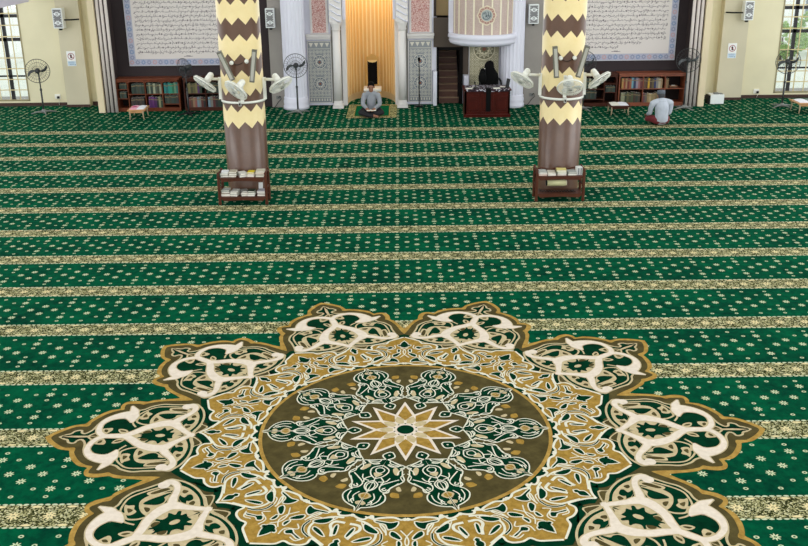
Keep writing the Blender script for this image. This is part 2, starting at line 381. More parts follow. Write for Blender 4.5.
MLINES= [[(0.63, -0.0), (0.672, 0.063), (0.725, 0.077), (0.793, 0.052), (0.838, 0.003)], [(0.8, 0.2), (0.852, 0.143), (0.924, 0.08), (0.989, 0.094), (1.01, 0.145), (0.955, 0.162), (0.852, 0.211)], [(0.871, 0.003), (0.914, 0.049), (0.981, 0.044), (1.028, 0.006)], [(0.565, 0.08), (0.601, 0.139), (0.631, 0.081), (0.608, 0.036)], [(0.808, 0.039), (0.864, 0.084), (0.911, 0.074)], [(0.946, 0.126), (0.974, 0.106), (0.985, 0.132), (0.964, 0.142)], [(1.151, 0.07), (1.182, 0.089), (1.22, 0.058)]]
MBEIGE= [[(0.629, 0.114), (0.67, 0.102), (0.739, 0.141), (0.73, 0.174), (0.666, 0.153)], [(1.053, 0.004), (1.093, 0.057), (1.146, 0.008)], [(1.172, 0.011), (1.195, 0.045), (1.226, 0.027), (1.213, 0.009)], [(0.751, 0.002), (0.757, 0.038), (0.789, 0.026), (0.811, 0.003)]]
MGOLD= [[(1.066, 0.006), (1.096, 0.036), (1.133, 0.007)]]
MEYE= [[(0.677, 0.0), (0.695, 0.032), (0.729, 0.025), (0.744, 0.001)], [(0.905, 0.004), (0.936, 0.028), (0.983, 0.024), (1.005, 0.006)], [(0.553, 0.048), (0.577, 0.095), (0.594, 0.139), (0.586, 0.062)]]
IGOLD= [[(0.991, 0.2), (1.027, 0.193), (1.059, 0.216), (1.048, 0.275), (1.015, 0.267), (0.993, 0.252)], [(0.93, 0.41), (0.964, 0.375), (1.007, 0.397), (0.994, 0.446), (0.956, 0.453)]]
ICONE= [[(0.895, 0.228), (0.928, 0.211), (0.96, 0.237), (0.953, 0.266), (0.923, 0.255)], [(0.961, 0.266), (0.986, 0.247), (1.009, 0.281), (0.987, 0.31), (0.962, 0.288)]]

LEAF18 = [(r*cos(radians(18))+t*sin(radians(18)), r*sin(radians(18))-t*cos(radians(18))) for r, t in ((1.765,-.014),(1.768,.030),(1.80,.042),(1.85,.036),(1.89,.018),(1.925,-.014))]
LEAF0 = [(1.70,-.012),(1.712,.02),(1.735,.014),(1.765,.032),(1.80,.022),(1.838,-.012)]
Md = Medal()
R18 = radians(18)
def ax(p):    # clamp to non-negative side
    return [(u, max(v, 0.0)) for u, v in p]
def half(poly, sub=4, tail=None):
    return cat_rom(ax(poly), False, sub)
def polar(r, a): return (r*cos(a), r*sin(a))
def arc18(r): return [polar(r, R18*k/8) for k in range(9)]
gold_h = [(3.285, 0)]+half(GOLD, 3)+[polar(2.32, R18), polar(1.9, R18), (1.7, 0)]
olive_h = [(3.225, 0)]+half(OLIVE, 3)+[polar(2.17, R18), polar(1.9, R18), (1.7, 0)]
field_h = [(3.16, 0)]+half(FIELD, 4)+[(1.91, 0)]
band_h = [(1.9, 0)]+half(BAND, 4)+[polar(2.03, R18)]
def petal(T):
    e = Md.e
    Md.put(T(sector(gold_h)), 1, MG); Md.put(T(sector(olive_h)), 2, MO)
    Md.put(T(sector(field_h)), 4, MBE)
    Md.put(T(sector(offset(field_h, -.021))), 5, MGR)
    for i, p in enumerate(P_BEIGE): Md.put(T(sector(cat_rom(p, True, 3))), 6+.09*i, MBE)
    for i, p in enumerate(P_OLIVE): Md.put(T(sector(cat_rom(p, True, 3))), 7+.04*i, MO)
    for i, p in enumerate(P_GREEN): Md.put(T(sector(cat_rom(p, True, 3))), 7.6+.1*i, MGR)
    Md.put(T([(2.235+.045*cos(pi*k/8), .028*sin(pi*k/8)) for k in range(9)]), 8.2, MBE)
    Md.strip(T(cat_rom([(2.33,.17),(2.40,.20),(2.46,.215),(2.52,.27),(2.50,.36)], False, 4)), 5.6, MBE, .02)
    Md.strip(T(cat_rom([(2.03,.50),(2.20,.535),(2.38,.535),(2.47,.47),(2.53,.38),(2.55,.25),(2.50,.16)], False, 4)), 5.8, MBE, .018)
    for i, st in enumerate(STRAPS):
        q = cat_rom(st, False, 5); q = [(a, b, c*.84) for a, b, c in q]
        Md.strip(T([(a, b, c+.022) for a, b, c in q]), 8.5+.2*i+e, MBE); Md.strip(T(q), 9.5+.2*i+e, MW)
    for c, r in ((STRAPS[3][-1][:2], .05), (STRAPS[1][8][:2], .07)):
        Md.put(T([(c[0]+r*cos(pi*k/8), c[1]+r*sin(pi*k/8)) for k in range(16)]), 10.6+e, MW)
Md.rep(petal, dy=-.055)
def bandf(T):
    e = Md.e; Md.put(T(sector(offset(band_h+[polar(1.33, R18)]+arc18(1.33)[::-1], .07))), 3, MGR)
    inn = [(1.375, 0)]+cat_rom(ax(BINNER[::-1]), False, 3)+[polar(1.36, R18)]
    hb = band_h+inn[::-1]
    Md.strip(T([(u, v) for u, v in half(BAND, 4)]), 6+e, ML, .020); Md.strip(T(cat_rom(ax(BINNER), False, 4)), 6+e, ML, .022)
    Md.put(T(sector(hb)), 5, MDG)
    for p in FLECK+[LEAF0, LEAF18]:
        q = cat_rom(p, True, 3)
        Md.put(T(sector(offset(q, .011))), 7, ML); Md.put(T(sector(q)), 8, MGR)
    for p in BLINES: Md.strip(T(cat_rom(ax(p), False, 4)), 7.2+e, ML, .026)
    Md.strip(T(cat_rom(ax(BLINES[0]), False, 4)), 8.2+e, MGR, .014)
    Md.strip(T(cat_rom([(1.42,.05),(1.44,.15),(1.51,.235),(1.60,.265),(1.69,.235),(1.745,.155),(1.79,.08)], False, 4)), 6.7+e, ML, .02)
    Md.strip(T(cat_rom([(1.36,.10),(1.385,.19),(1.45,.29),(1.54,.335)], False, 4)), 6.9+e, ML, .014)
    for c, r in (((1.372, .0), .02), ((1.345, .15), .02), (polar(1.37, R18*.97), .02)):
        Md.put(T([(c[0]+r*cos(pi*k/5), c[1]+r*sin(pi*k/5)) for k in range(10)]), 7.5+e, ML)
    for pth in ([(1.44,.10),(1.50,.15),(1.47,.24),(1.53,.30)], [(1.45,.42),(1.52,.50),(1.60,.53),(1.68,.50)], [(1.60,.37),(1.66,.34),(1.68,.44),(1.76,.46)],
                [(1.75,.25),(1.80,.30),(1.77,.36)], [(1.53,.05),(1.58,.07),(1.63,.045)], [(1.42,.24),(1.46,.27),(1.52,.33)]):
        Md.strip(T(cat_rom(pth, False, 4)), 6.4+e, ML, .011)
Md.rep(bandf)
def circ(r, n=120): return [polar(r, 2*pi*k/n) for k in range(n)]
Md.put(circ(1.337), 6, MG); Md.put(circ(1.302), 7, MO)
mot = [(.53, 0)]+cat_rom(ax(MOTIF), False, 4)
def motif(T):
    e = Md.e; o = offset(mot, .012)
    Md.put(T(clip(o, 0, 1, 0)), 8+e, ML); Md.put(T(clip(mot, 0, 1, 0)), 9, MGR)
    for i, p in enumerate(MLINES): Md.strip(T(cat_rom(ax(p), False, 4)), 10+.1*i+e*.5, ML, .0115)
    for p in MBEIGE: Md.put(T(clip(cat_rom(ax(p), True, 3), 0, 1, 0)), 9.6, MBE)
    for p in MGOLD: Md.put(T(clip(cat_rom(ax(p), True, 3), 0, 1, 0)), 11, MDG)
    for p in MEYE: q = cat_rom(ax(p), True, 3); Md.put(T(clip(offset(q, .010), 0, 1, 0)), 10.8, ML); Md.put(T(clip(q, 0, 1, 0)), 11.2, MGR)
    d = cat_rom(ax(MDROP), True, 3)
    Md.put(T(clip(offset(d, .013), 0, 1, 0)), 8.3, ML); Md.put(T(clip(d, 0, 1, 0)), 9.3, MGR)
    Md.put(T([polar(q, 0) if i == 0 else (q+.0, w) for i, (q, w) in enumerate(((.45,0),(.462,.012),(.474,0)))]), 10, ML)
    for p in IGOLD[:1]: Md.put(T(cat_rom(p, True, 3)), 9, MDG)
    for p in ICONE[:1]: Md.put(T(cat_rom(p, True, 3)), 9, MBE)
    for pth in ([(.70,.215),(.76,.20),(.82,.245)], [(.62,.19),(.68,.16),(.74,.165)], [(1.05,.06),(1.12,.09),(1.19,.06)], [(1.06,.13),(1.14,.13),(1.21,.09)], [(.88,.04),(.86,.10),(.80,.12)], [(.60,.04),(.62,.10),(.60,.14)]):
        Md.strip(T(cat_rom(pth, False, 4)), 9.8+e, ML, .010)
    for c, r in ((.775, .185), (.845, .19), (.70, .13), (.92, .33)):
        pass
Md.rep(motif)
def star(T):
    # T turned by 18 degrees: one ray of the ten-pointed star along +u
    tip = (.53, 0); iv = polar(.292, R18)
    Md.put(T([tip, iv, (.0, 0)]), 9, MW)
    Md.put(T([(.455, 0), polar(.268, radians(14.5)), (.165, 0)]), 10, MDG)
    Md.put(T([polar(.245, R18), polar(.20, radians(4)), polar(.115, radians(6)), polar(.115, R18)]), 10, MBE)
Md.rep(star, phase=R18)
Md.put(circ(.078, 40), 11, MGR)
for k in range(10):
    c = polar(.105, 2*pi*k/10+R18); Md.put([(c[0]+.009*cos(pi*j/4), c[1]+.009*sin(pi*j/4)) for j in range(8)], 11, MGR)
Md.mb.build('rosette', [M_mgold, M_mgoldd, M_molive, M_mbeige, M_mwhite, M_mline, M_mgreen], carpet, loc=(.009, 7.608, ZC), fixn=False)
# ------------------------------------------------------------------ room shell
ZT = 3.4
def wall_with_window(name, xa, xb, wx0, wx1, wz0=.12, wz1=2.9):
    m = MB(); y0, y1 = 24.1, 24.3
    m.box(xa, wx0, y0, y1, 0, ZT).box(wx1, xb, y0, y1, 0, ZT).box(wx0, wx1, y0, y1, 0, wz0).box(wx0, wx1, y0, y1, wz1, ZT)
    return struct(name, m, M_cream)
wall_with_window('wall_back_left', -12.5, -7.1, -11.0, -9.5)
wall_with_window('wall_back_right', 7.1, 12.5, 9.57, 11.1)
struct('baseboard_left', MB().box(-12, -8.485, 24.075, 24.098, 0, .075).box(-8.48, -7.90, 23.825, 23.848, 0, .06).box(-7.895, -7.43, 24.075, 24.098, 0, .09), M_skirt)
struct('baseboard_right', MB().box(8.665, 12, 24.075, 24.098, 0, .075).box(8.02, 8.66, 23.825, 23.848, 0, .06).box(7.56, 8.005, 24.075, 24.098, 0, .09), M_skirt)
struct('trim_1', MB().box(-8.48, -7.90, 23.85, 24.098, .0, ZT), M_cream2, bevel=.01)
struct('trim_2', MB().box(8.02, 8.66, 23.85, 24.098, .0, ZT), M_cream2, bevel=.01)
# stepped ribbed surrounds of the two dark recesses
def surround(name, s):
    m = MB(); X = lambda a, b: (min(a*s, b*s), max(a*s, b*s)); o = .03 if s > 0 else 0
    def bx(a, b, y0, y1, mi): q = X(a+o, b+o); m.box(q[0], q[1], y0, y1, 0, ZT, mi)
    bx(7.27, 7.42, 23.0, 24.09, 0); bx(7.03, 7.27, 23.09, 23.7, 2)
    for c in (7.205, 7.105, 7.0):
        q = (c+o)*s; m.lathe([(.037, 0), (.037, ZT)], (q, 23.075, 0), 16, 1)
    return struct(name, m, [M_trimc, M_rib, M_ribdark, mat('brown_grey_trim', (128,108,98), .6)])
surround('trim_3', -1); surround('trim_4', 1)
struct('wall_panel_left', MB().box(-7.03, -3.225, 23.6, 23.8, 0, ZT), M_char)
struct('wall_panel_right', MB().box(3.505, 7.06, 23.6, 23.8, 0, ZT), M_char)
struct('trim_5', MB().box(-3.22, -2.90, 23.5, 23.9, 0, ZT), M_greyp)
struct('trim_6', MB().box(3.06, 3.50, 23.5, 23.9, 0, ZT), M_greyp)
# white wall around the niche, the stair opening and the bay under the pulpit
m = MB()
m.box(-2.89, -1.345, 23.75, 24.0, 0, ZT).box(-.125, .91, 23.75, 24.0, 0, 2.13).box(-.125, .83, 23.75, 24.0, 2.13, ZT)
m.box(1.53, 3.05, 23.75, 24.0, 0, 1.9).box(1.30, 3.05, 23.75, 24.0, 2.13, ZT)
m.box(-.03, .80, 23.72, 23.76, 0, .06).box(-2.31, -1.72, 23.72, 23.76, 0, .06)
struct('wall_mihrab', m, M_white)
struct('wall_stair', MB().box(.7, 1.75, 25.2, 25.3, 0, ZT, 0).box(.70, .905, 24.0, 25.2, 0, ZT, 0).box(1.535, 1.75, 24.0, 25.2, 0, ZT, 0).box(.905, 1.535, 24.35, 25.2, 2.13, 2.2, 1).box(.83,1.53,24.3,24.35,2.13,ZT,1), [M_taupe, mat('tan_plaster', (206,178,128), .7)])
struct('trim_7', MB().box(.83, 1.53, 23.70, 23.80, 1.42, 2.13).box(1.53, 1.70, 23.70, 23.745, .74, 1.9), M_taupe)
# door frame of the stair
struct('trim_8', MB().box(.905, .965, 23.70, 23.78, 0, 1.42).box(1.475, 1.56, 23.68, 23.78, 0, 1.42).box(.905, 1.56, 23.70, 23.78, 1.345, 1.42), mat('black_door_frame', (10,8,8), .6, spec=.1))
struct('trim_9', MB().box(.81, .905, 23.45, 23.72, 0, .86).box(1.585, 1.70, 23.5, 23.72, 0, .74), M_white, bevel=.012)

# gallery parapet along the left side of the hall (its lower edge crosses the corner of the view)
struct('wall_left_gallery', MB().box(-9.25, -9.0, 2, 23.6, 2.626, 3.7), mat('lilac_plaster', (206,200,218), .6))

# ------------------------------------------------------------------ windows
M_glass = mat('window_glass', (240,246,246), .03, trans=1.0, spec=.4)
def window(name, x0, x1, z0, z1, sgn, mul):
    root = bpy.data.objects.new(name, None); COL.objects.link(root); root.location = ((x0+x1)/2, 24.1, z0); root['kind'] = 'structure'
    cx = root.location.x; W = x1-x0; Hh = z1-z0
    f = MB(); L = -W/2; R_ = W/2
    f.box(L, L+.035, -.01, .06, 0, Hh).box(R_-.035, R_, -.01, .06, 0, Hh).box(L, R_, -.01, .06, 0, .035).box(L, R_, -.01, .06, Hh-.035, Hh)
    f.build('window_frame', mat('olive_frame', (150,140,104), .5), root)
    d = MB()
    for xx in mul: d.box(xx-cx-.042, xx-cx+.042, .10, .15, 0, Hh)
    for zz in (1.66, 2.24): d.box(L, R_, .10, .15, zz-z0-.04, zz-z0+.04)
    d.box(L, R_, .10, .15, .60, .64)
    d.build('mullion', mat('dark_mullion', (34,32,34), .5), root)
    g = MB()
    for zz in (.40, .67, .94, 1.21, 1.74, 2.02, 2.31, 2.6): g.box(L+.03, R_-.03, .02, .035, zz-z0-.011, zz-z0+.011)
    n = 6
    for k in range(1, n): xx = L+W*k/n; g.box(xx-.011, xx+.011, .018, .037, .03, Hh-.03)
    g.build('grille', mat('cream_grille', (214,196,146), .5), root)
    MB().box(L+.03, R_-.03, .121, .127, .03, Hh-.03).build('pane', M_glass, root)
    return root
window('window_1', -11.0, -9.5, .12, 2.9, -1, [-9.96, -10.6])
window('window_2', 9.57, 11.1, .12, 2.9, 1, [9.97, 10.66])
# outside, seen through the panes
struct('ground', MB().box(-40, 40, 25.7, 70, -.45, -.35), mat('outdoor_paving', (214,216,204), .9))
def outside():
    b = thing('house', 'pale house with an orange brick wall seen through the left window', 'house', (-15.5, 34, -.35))
    MB().box(-3.5, 1.6, 0, 3, 0, 5).build('wall', mat('pale_render', (238,238,232), .8), b)
    MB().box(-3.2, -.2, -.06, 0, .8, 2.4).build('brick_panel', mat('orange_brick', (216,150,104), .8, noise=.2, nscale=5), b)
    MB().box(.2, 1.3, -.05, 0, 1.6, 2.8).build('window', mat('outdoor_glass', (128,150,158), .2), b)
    b = thing('house', 'low pale house with grey shutters seen through the right window', 'house', (16, 40, -.35))
    MB().box(-4, 3, 0, 3, 0, 3.4).build('wall', mat('pale_render', (238,238,232), .8), b)
    MB().prism([(-4.3,3.4),(3.3,3.4),(2.4,4.4),(-3.4,4.4)], -.3, 3.3, plane='xz').build('roof', mat('grey_roof', (150,156,160), .7), b)
    for k in range(3): MB().box(-3.2+k*2, -2.2+k*2, -.06, 0, .9, 2.3).build('shutter', mat('grey_shutter', (120,132,140), .6), b)
    for i, (x, y, r, lab) in enumerate([(13.2, 33, .8, 'light green bush outside the right window, left of the other bush'), (15.2, 34.5, 1.0, 'larger green bush outside the right window, right of the other bush')]):
        t = thing('bush', lab, 'bush', (x, y, -.35), 0, 'bushes outside the right window')
        mb = MB(); rnd = random.Random(i)
        for k in range(260):
            v = Vector((rnd.gauss(0,1), rnd.gauss(0,1), rnd.gauss(0,1))).normalized()*r*rnd.uniform(.7,1)
            v.z = v.z*.8+r*.85; M = face_to((rnd.gauss(0,1), rnd.gauss(0,1), rnd.gauss(0,1)))
            mb.ell(v, (.12,.07,.02), 6, M=M)
        mb.build('foliage', mat('bush_green', (140,170,96), .8), t)
        MB().cyl((0,0,0), (0,0,r), .05, .03).build('stem', mat('bush_stem', (96,76,54), .8), t)
outside()

# ------------------------------------------------------------------ mihrab niche
def niche():
    m = MB(); a, b, cx, cy = .607, 1.1, -.735, 23.78; n = 54
    P = []
    for i in range(n+1):
        q = pi-pi*i/n; P.append((cx+a*cos(q), cy+b*sin(q)))
    m2 = MB()
    for i in range(n):
        mi = (0, 0, 1)[i % 3]
        (x0, y0), (x1, y1) = P[i], P[i+1]
        if mi == 1:  # the pale raised battens
            nx, ny = cx-(x0+x1)/2, cy-(y0+y1)/2; l = sqrt(nx*nx+ny*ny); nx, ny = nx/l*.015, ny/l*.015
            m.add([(x0,y0,.16),(x1,y1,.16),(x1,y1,ZT),(x0,y0,ZT),(x0+nx,y0+ny,.16),(x1+nx,y1+ny,.16),(x1+nx,y1+ny,ZT),(x0+nx,y0+ny,ZT)],
                  [(4,5,6,7),(0,4,7,3),(5,1,2,6)], 1)
        else: m.add([(x0,y0,0),(x1,y1,0),(x1,y1,ZT),(x0,y0,ZT)], [(0,1,2,3)], 0)
        k = .985
        m2.add([(cx+(x0-cx)*k, cy+(y0-cy)*k, 0), (cx+(x1-cx)*k, cy+(y1-cy)*k, 0), (cx+(x1-cx)*k, cy+(y1-cy)*k, .17), (cx+(x0-cx)*k, cy+(y0-cy)*k, .17),
                (x0,y0,.17), (x1,y1,.17)], [(0,1,2,3),(3,2,5,4)], 2)
    m.v += []; o = len(m.v)
    m.add(m2.v, m2.f, 2)
    struct('wall_niche', m, [mat('niche_gold', (232,188,118), .5), mat('niche_batten', (250,222,168), .5), mat('niche_plinth', (236,206,158), .5)], fixn=False)
    struct('trim_10', MB().box(-1.45, -1.335, 23.62, 23.80, 0, ZT).box(-.135, -.02, 23.62, 23.80, 0, ZT), M_whitew, bevel=.015)
niche()

# ------------------------------------------------------------------ tile panels
def rosette2(put, cx, cz, R, mats):
    def circ(r, n=24): return [(cx+r*cos(2*pi*k/n), cz+r*sin(2*pi*k/n)) for k in range(n)]
    def st(r0, r1, n, ph=0): return [(cx+(r0 if k % 2 == 0 else r1)*cos(pi*k/n+ph), cz+(r0 if k % 2 == 0 else r1)*sin(pi*k/n+ph)) for k in range(2*n)]
    put(circ(R), 2, mats[1]); put(circ(R*.92), 3, mats[0]); put(st(R*.88, R*.6, 12), 4, mats[1]); put(st(R*.8, R*.52, 12), 5, mats[2])
    put(circ(R*.5), 6, mats[1]); put(st(R*.44, R*.3, 8), 7, mats[0]); put(circ(R*.17, 12), 8, mats[3])
def geo_panel(label, x0, x1, z0, z1, y, cols, ros):
    t = thing('tile_panel', label, 'panel', ((x0+x1)/2, y, z0), 0, 'geometric tile panels')
    W = x1-x0; H_ = z1-z0; m = MB()
    def put(pts, layer, mi):
        if area(pts) < 0: pts = pts[::-1]
        yy = -.0012*layer; m.add([(a, yy, b) for a, b in pts], [tuple(range(len(pts)))], mi)
    m.box(-W/2, W/2, 0, .03, 0, H_, 0)
    fr = .028
    def rect(a, b, c, d, l, mi): put([(a,c),(b,c),(b,d),(a,d)], l, mi)
    rect(-W/2+fr, W/2-fr, fr, H_-fr, 1, 2)
    top = H_-fr-.16
    nT = max(4, int(W/.13))
    for k in range(nT):
        c = -W/2+fr+(W-2*fr)*(k+.5)/nT; w = (W-2*fr)/nT/2*.8
        put([(c-w, H_-fr-.02), (c+w, H_-fr-.02), (c, top+.03)], 2, 1)
    rect(-W/2+fr, W/2-fr, top-.012, top, 2, 1); rect(-W/2+fr, W/2-fr, fr+.10, fr+.112, 2, 1)
    for k in range(nT*2):
        c = -W/2+fr+(W-2*fr)*(k+.5)/(nT*2); rect(c-.012, c+.012, fr+.02, fr+.08, 2, 1)
    # star lattice, with the big rosettes in it
    pit = (W-2*fr)/6; nz = int((top-fr-.13)/pit)+1
    for i in range(nz):
        for j in range(6):
            cx = -W/2+fr+pit*(j+.5); cz = fr+.13+pit*(i+.5)
            if cz+pit*.5 > top-.01: continue
            if any(sqrt(cx*cx+(cz-rz)**2) < r*1.12 for rz, r in ros): continue
            s8 = lambda r0, r1: [(cx+(r0 if k % 2 == 0 else r1)*cos(pi*k/8), cz+(r0 if k % 2 == 0 else r1)*sin(pi*k/8)) for k in range(16)]
            put(s8(pit*.5, pit*.36), 2, 1); put(s8(pit*.36, pit*.25), 3, 0); put(s8(pit*.2, pit*.14), 4, 1)
    for rz, r in ros: rosette2(lambda p, l, mi: put(p, l+3, mi), 0, rz, r, (0, 1, 2, 3))
    m.build('tiles', [mat(c[0], c[1], .45) for c in cols], t, fixn=False)
    f = MB(); f.box(-W/2, -W/2+fr*.6, -.02, 0, 0, H_).box(W/2-fr*.6, W/2, -.02, 0, 0, H_).box(-W/2, W/2, -.02, 0, H_-fr*.6, H_).box(-W/2, W/2, -.02, 0, 0, fr*.6)
    f.build('frame', M_whitew, t)
CG = [('tile_blue_grey', (110,120,132)), ('tile_cream', (222,218,206)), ('tile_grey', (146,150,154)), ('tile_brown', (140,84,60))]
CO = [('tile_olive', (124,120,92)), ('tile_pale', (222,214,184)), ('tile_sage', (168,162,134)), ('tile_brown', (140,84,60))]
geo_panel('blue grey geometric tile panel left of the golden niche', -2.31, -1.72, .06, 1.60, 23.719, CG, [(.48,.17),(1.02,.17)])
geo_panel('blue grey geometric tile panel right of the golden niche, behind the microphone', .20, .79, .06, 1.60, 23.719, CG, [(.48,.17),(1.02,.17)])
geo_panel('olive geometric tile panel under the pulpit balcony, behind the desk', 1.71, 2.47, .30, 1.80, 23.719, CO, [(.50,.15),(1.06,.27)])
def pink_mat():
    t = NT('pink_arabesque', .5, spec=.4); vec = t.obj()
    d = t.vor(vec, 17, 'DISTANCE_TO_EDGE').outputs['Distance']; v = t.vor(vec, 17)
    c = t.ramp(d, [(0, lin((192,124,118))), (.05, lin((192,124,118))), (.09, lin((230,206,200))), (.3, lin((224,188,182))), (.4, lin((204,146,140)))])
    w = t.noise(vec, 30, 2)
    return t.out(t.mix(t.math('GREATER_THAN', w, .6), c, lin((184,116,112))))
M_pink = pink_mat()
for x0, x1, lab in ((-2.16, -1.82, 'pink arabesque panel above the tile panel left of the niche'), (.28, .73, 'pink arabesque panel above the tile panel right of the niche')):
    t = thing('arabesque_panel', lab, 'panel', ((x0+x1)/2, 23.719, 1.8), 0, 'pink arabesque panels'); W = (x1-x0)/2
    MB().box(-W, W, 0, .03, 0, 1.5).build('carving', M_pink, t)
    MB().box(-W-.05, -W, -.02, .03, 0, 1.5).box(W, W+.05, -.02, .03, 0, 1.5).box(-W-.05, W+.05, -.02, .03, -.02, 0).build('frame', M_whitew, t)
    struct('trim_11' if x0 < 0 else 'trim_12', MB().box(x0-.16 if x0 < 0 else x0-.1, x1+.1, 23.64, 23.748, 1.64, 1.70).box(x0-.17 if x0 < 0 else x0-.11, x1+.11, 23.60, 23.748, 1.70, 1.77), M_whitew, bevel=.01)

# slim columns beside the niche, each carrying a fluted block
for cx, lab in ((-1.555, 'slim white column at the left edge of the golden niche'), (.045, 'slim white column at the right edge of the golden niche')):
    t = thing('slim_column', lab, 'column', (cx, 23.36, 0), 0, 'slim columns of the niche')
    MB().box(-.135, .135, -.13, .13, 0, .05).lathe([(.13,.05),(.13,.09),(.105,.12),(.115,.15),(.1,.18)]).build('base', M_whitew, t)
    MB().lathe([(.1,.18),(.098,1.0),(.092,1.88)], n=28).build('shaft', M_whitew, t)
    MB().lathe([(.092,1.88),(.11,1.91),(.1,1.95),(.13,2.05),(.15,2.1)]).build('capital', M_whitew, t)
    m = MB().box(-.15, .15, -.13, .30, 2.10, ZT-.3)
    m.build('block', M_whitew, t)
    m = MB()
    for k in range(7):
        z = 2.13+k*.15; m.tube([(-.13,-.135,z+.10),(-.04,-.15,z+.06),(.05,-.15,z),(.13,-.135,z-.03)], .018, 8)
    m.build('twist_moulding', M_white, t)
struct('trim_13', MB().box(-1.395, -1.32, 23.35, 23.62, 2.14, ZT).box(-.175, -.11, 23.35, 23.62, 2.14, ZT), M_white, bevel=.01)

for i, (a, b) in enumerate(((-1.715, -1.455), (-.015, .19))):
    struct('trim_%d' % (14+i), MB().box(a, b, 23.735, 23.749, .05, 2.12), mat('grey_recess', (132,130,124), .7))
# fluted engaged columns
for cx, lab in ((-2.60, 'thick white fluted column behind the stand fan, left of the niche'), (2.755, 'thick white fluted column right of the desk under the pulpit')):
    t = thing('fluted_column', lab, 'column', (cx, 23.36, 0), 0, 'thick fluted columns')
    MB().lathe([(.32,0),(.32,.07),(.30,.10),(.31,.15),(.31,.20),(.295,.23),(.30,.28),(.285,.30)], n=40).build('base', M_white, t)
    m = MB(); n = 80; vs = []; 
    for z in (.30, ZT):
        for i in range(n):
            q = 2*pi*i/n; r = .283-.014*abs(sin(q*10)) if True else 0; vs.append((r*cos(q), r*sin(q), z))
    m.add(vs, [(i, (i+1) % n, n+(i+1) % n, n+i) for i in range(n)], 0)
    m.build('shaft', M_white, t)

# ------------------------------------------------------------------ pulpit: stair, balcony
t = thing('staircase', 'dark wooden stair climbing behind the black frame to the pulpit', 'stairs', (1.22, 23.82, 0))
for k in range(8):
    z = .148*k; y = k*.15
    MB().box(-.245, .245, y, y+.02 if k < 7 else y+.3, z, z+.128).build('riser', mat('riser_wood', (92,60,48), .6, noise=.1), t)
    MB().box(-.25, .25, y-.015, y+.165, z+.128, z+.148).build('tread', mat('tread_wood', (150,122,98), .6, noise=.1), t)
MB().tube([(.235,-.0,.55),(.235,.9,1.4)], .015).tube([(.235,.02,0),(.235,.02,.56)], .015).build('handrail', M_dark, t)

t = thing('pulpit_balcony', 'half round pulpit balcony with pink striped front and white moulded base', 'balcony', (2.05, 23.50, 1.52))
MB().lathe([(.62,0),(.75,.01),(.83,.05),(.86,.11),(.84,.15),(.88,.18),(.87,.25),(.83,.29),(.78,.29)], n=64, a0=pi, a1=2*pi).box(-.74,.74,-.02,.20,0,.28).build('base_moulding', M_white, t)
m = MB(); n = 66; r = .76
for i in range(n):
    q0 = pi+pi*i/n; q1 = pi+pi*(i+1)/n
    mi = 1 if i % 6 == 0 else 0
    rr = r+.012 if mi else r
    m.add([(rr*cos(q0),rr*sin(q0),.28),(rr*cos(q1),rr*sin(q1),.28),(rr*cos(q1),rr*sin(q1),1.75),(rr*cos(q0),rr*sin(q0),1.75)], [(0,1,2,3)], mi)
    if mi:
        for q in (q0, q1): m.add([(r*cos(q),r*sin(q),.28),(rr*cos(q),rr*sin(q),.28),(rr*cos(q),rr*sin(q),1.75),(r*cos(q),r*sin(q),1.75)], [(0,1,2,3)], 1)
def mosaic():
    k = NT('rose_mosaic', .35, spec=.5); x, y, z = k.xyz(k.obj())
    a = k.math('MULTIPLY', k.math('ARCTAN2', y, x), 21.0)
    br = k.n('ShaderNodeTexBrick'); k.put(br.inputs['Vector'], k.comb(a, k.math('MULTIPLY', z, 30.0)))
    br.inputs['Color1'].default_value = lin((192,166,158)); br.inputs['Color2'].default_value = lin((178,148,140)); br.inputs['Mortar'].default_value = lin((210,198,186))
    br.inputs['Scale'].default_value = .55; br.inputs['Mortar Size'].default_value = .03
    return k.out(br.outputs['Color'])
m.build('striped_front', [mosaic(), mat('gold_white_batten', (238,230,206), .35)], t, fixn=False)
for sx in (-1, 1): MB().box(sx*.78-.08, sx*.78+.08, -.1, .20, .28, 1.75).build('side_jamb', M_white, t)
# roundel: a flat badge bent round the front, with scrolled calligraphy strokes
m = MB()
def onfront(x, z, d): q = -pi/2+x/.78; return ((.775+d)*cos(q), (.775+d)*sin(q), z)
def disc(R, d, mi, n=40, wave=0):
    c = onfront(0, .745, d); vs = [c]
    for k in range(n):
        q = 2*pi*k/n; rr = R*(1+wave*cos(8*q)); vs.append(onfront(rr*cos(q), .745+rr*sin(q), d))
    m.add(vs, [(0, 1+k, 1+(k+1) % n) for k in range(n)], mi)
disc(.225, .006, 0, wave=.05); disc(.195, .009, 1, wave=.04); disc(.145, .012, 0); disc(.13, .015, 2)
for k in range(16):
    q = 2*pi*k/16; cx, cz = .168*cos(q), .745+.168*sin(q)
    m.add([onfront(cx+.012*cos(j*pi/3), cz+.012*sin(j*pi/3), .013) for j in range(6)], [tuple(range(6))], 0)
def stroke(pts, w):
    L, R_ = ribbon(cat_rom(pts, False, 5), w); n = len(L)
    m.add([onfront(a.x, .745+a.y, .019) for a in L]+[onfront(a.x, .745+a.y, .019) for a in R_], [(i, n+i, n+i+1, i+1) for i in range(n-1)], 3)
stroke([(-.09,-.02),(-.07,-.07),(0,-.085),(.06,-.05),(.05,0),(.01,.01),(-.01,-.02),(.02,-.04)], .018)
stroke([(.03,-.03),(.035,.03),(.02,.095)], .016); stroke([(-.03,-.04),(-.02,.03),(-.035,.09)], .016); stroke([(.085,-.04),(.09,.02),(.08,.07)], .016)
stroke([(-.07,.03),(-.05,.05),(-.06,.07),(-.08,.05)], .012); stroke([(-.10,.0),(-.09,.04),(-.10,.07)], .012)
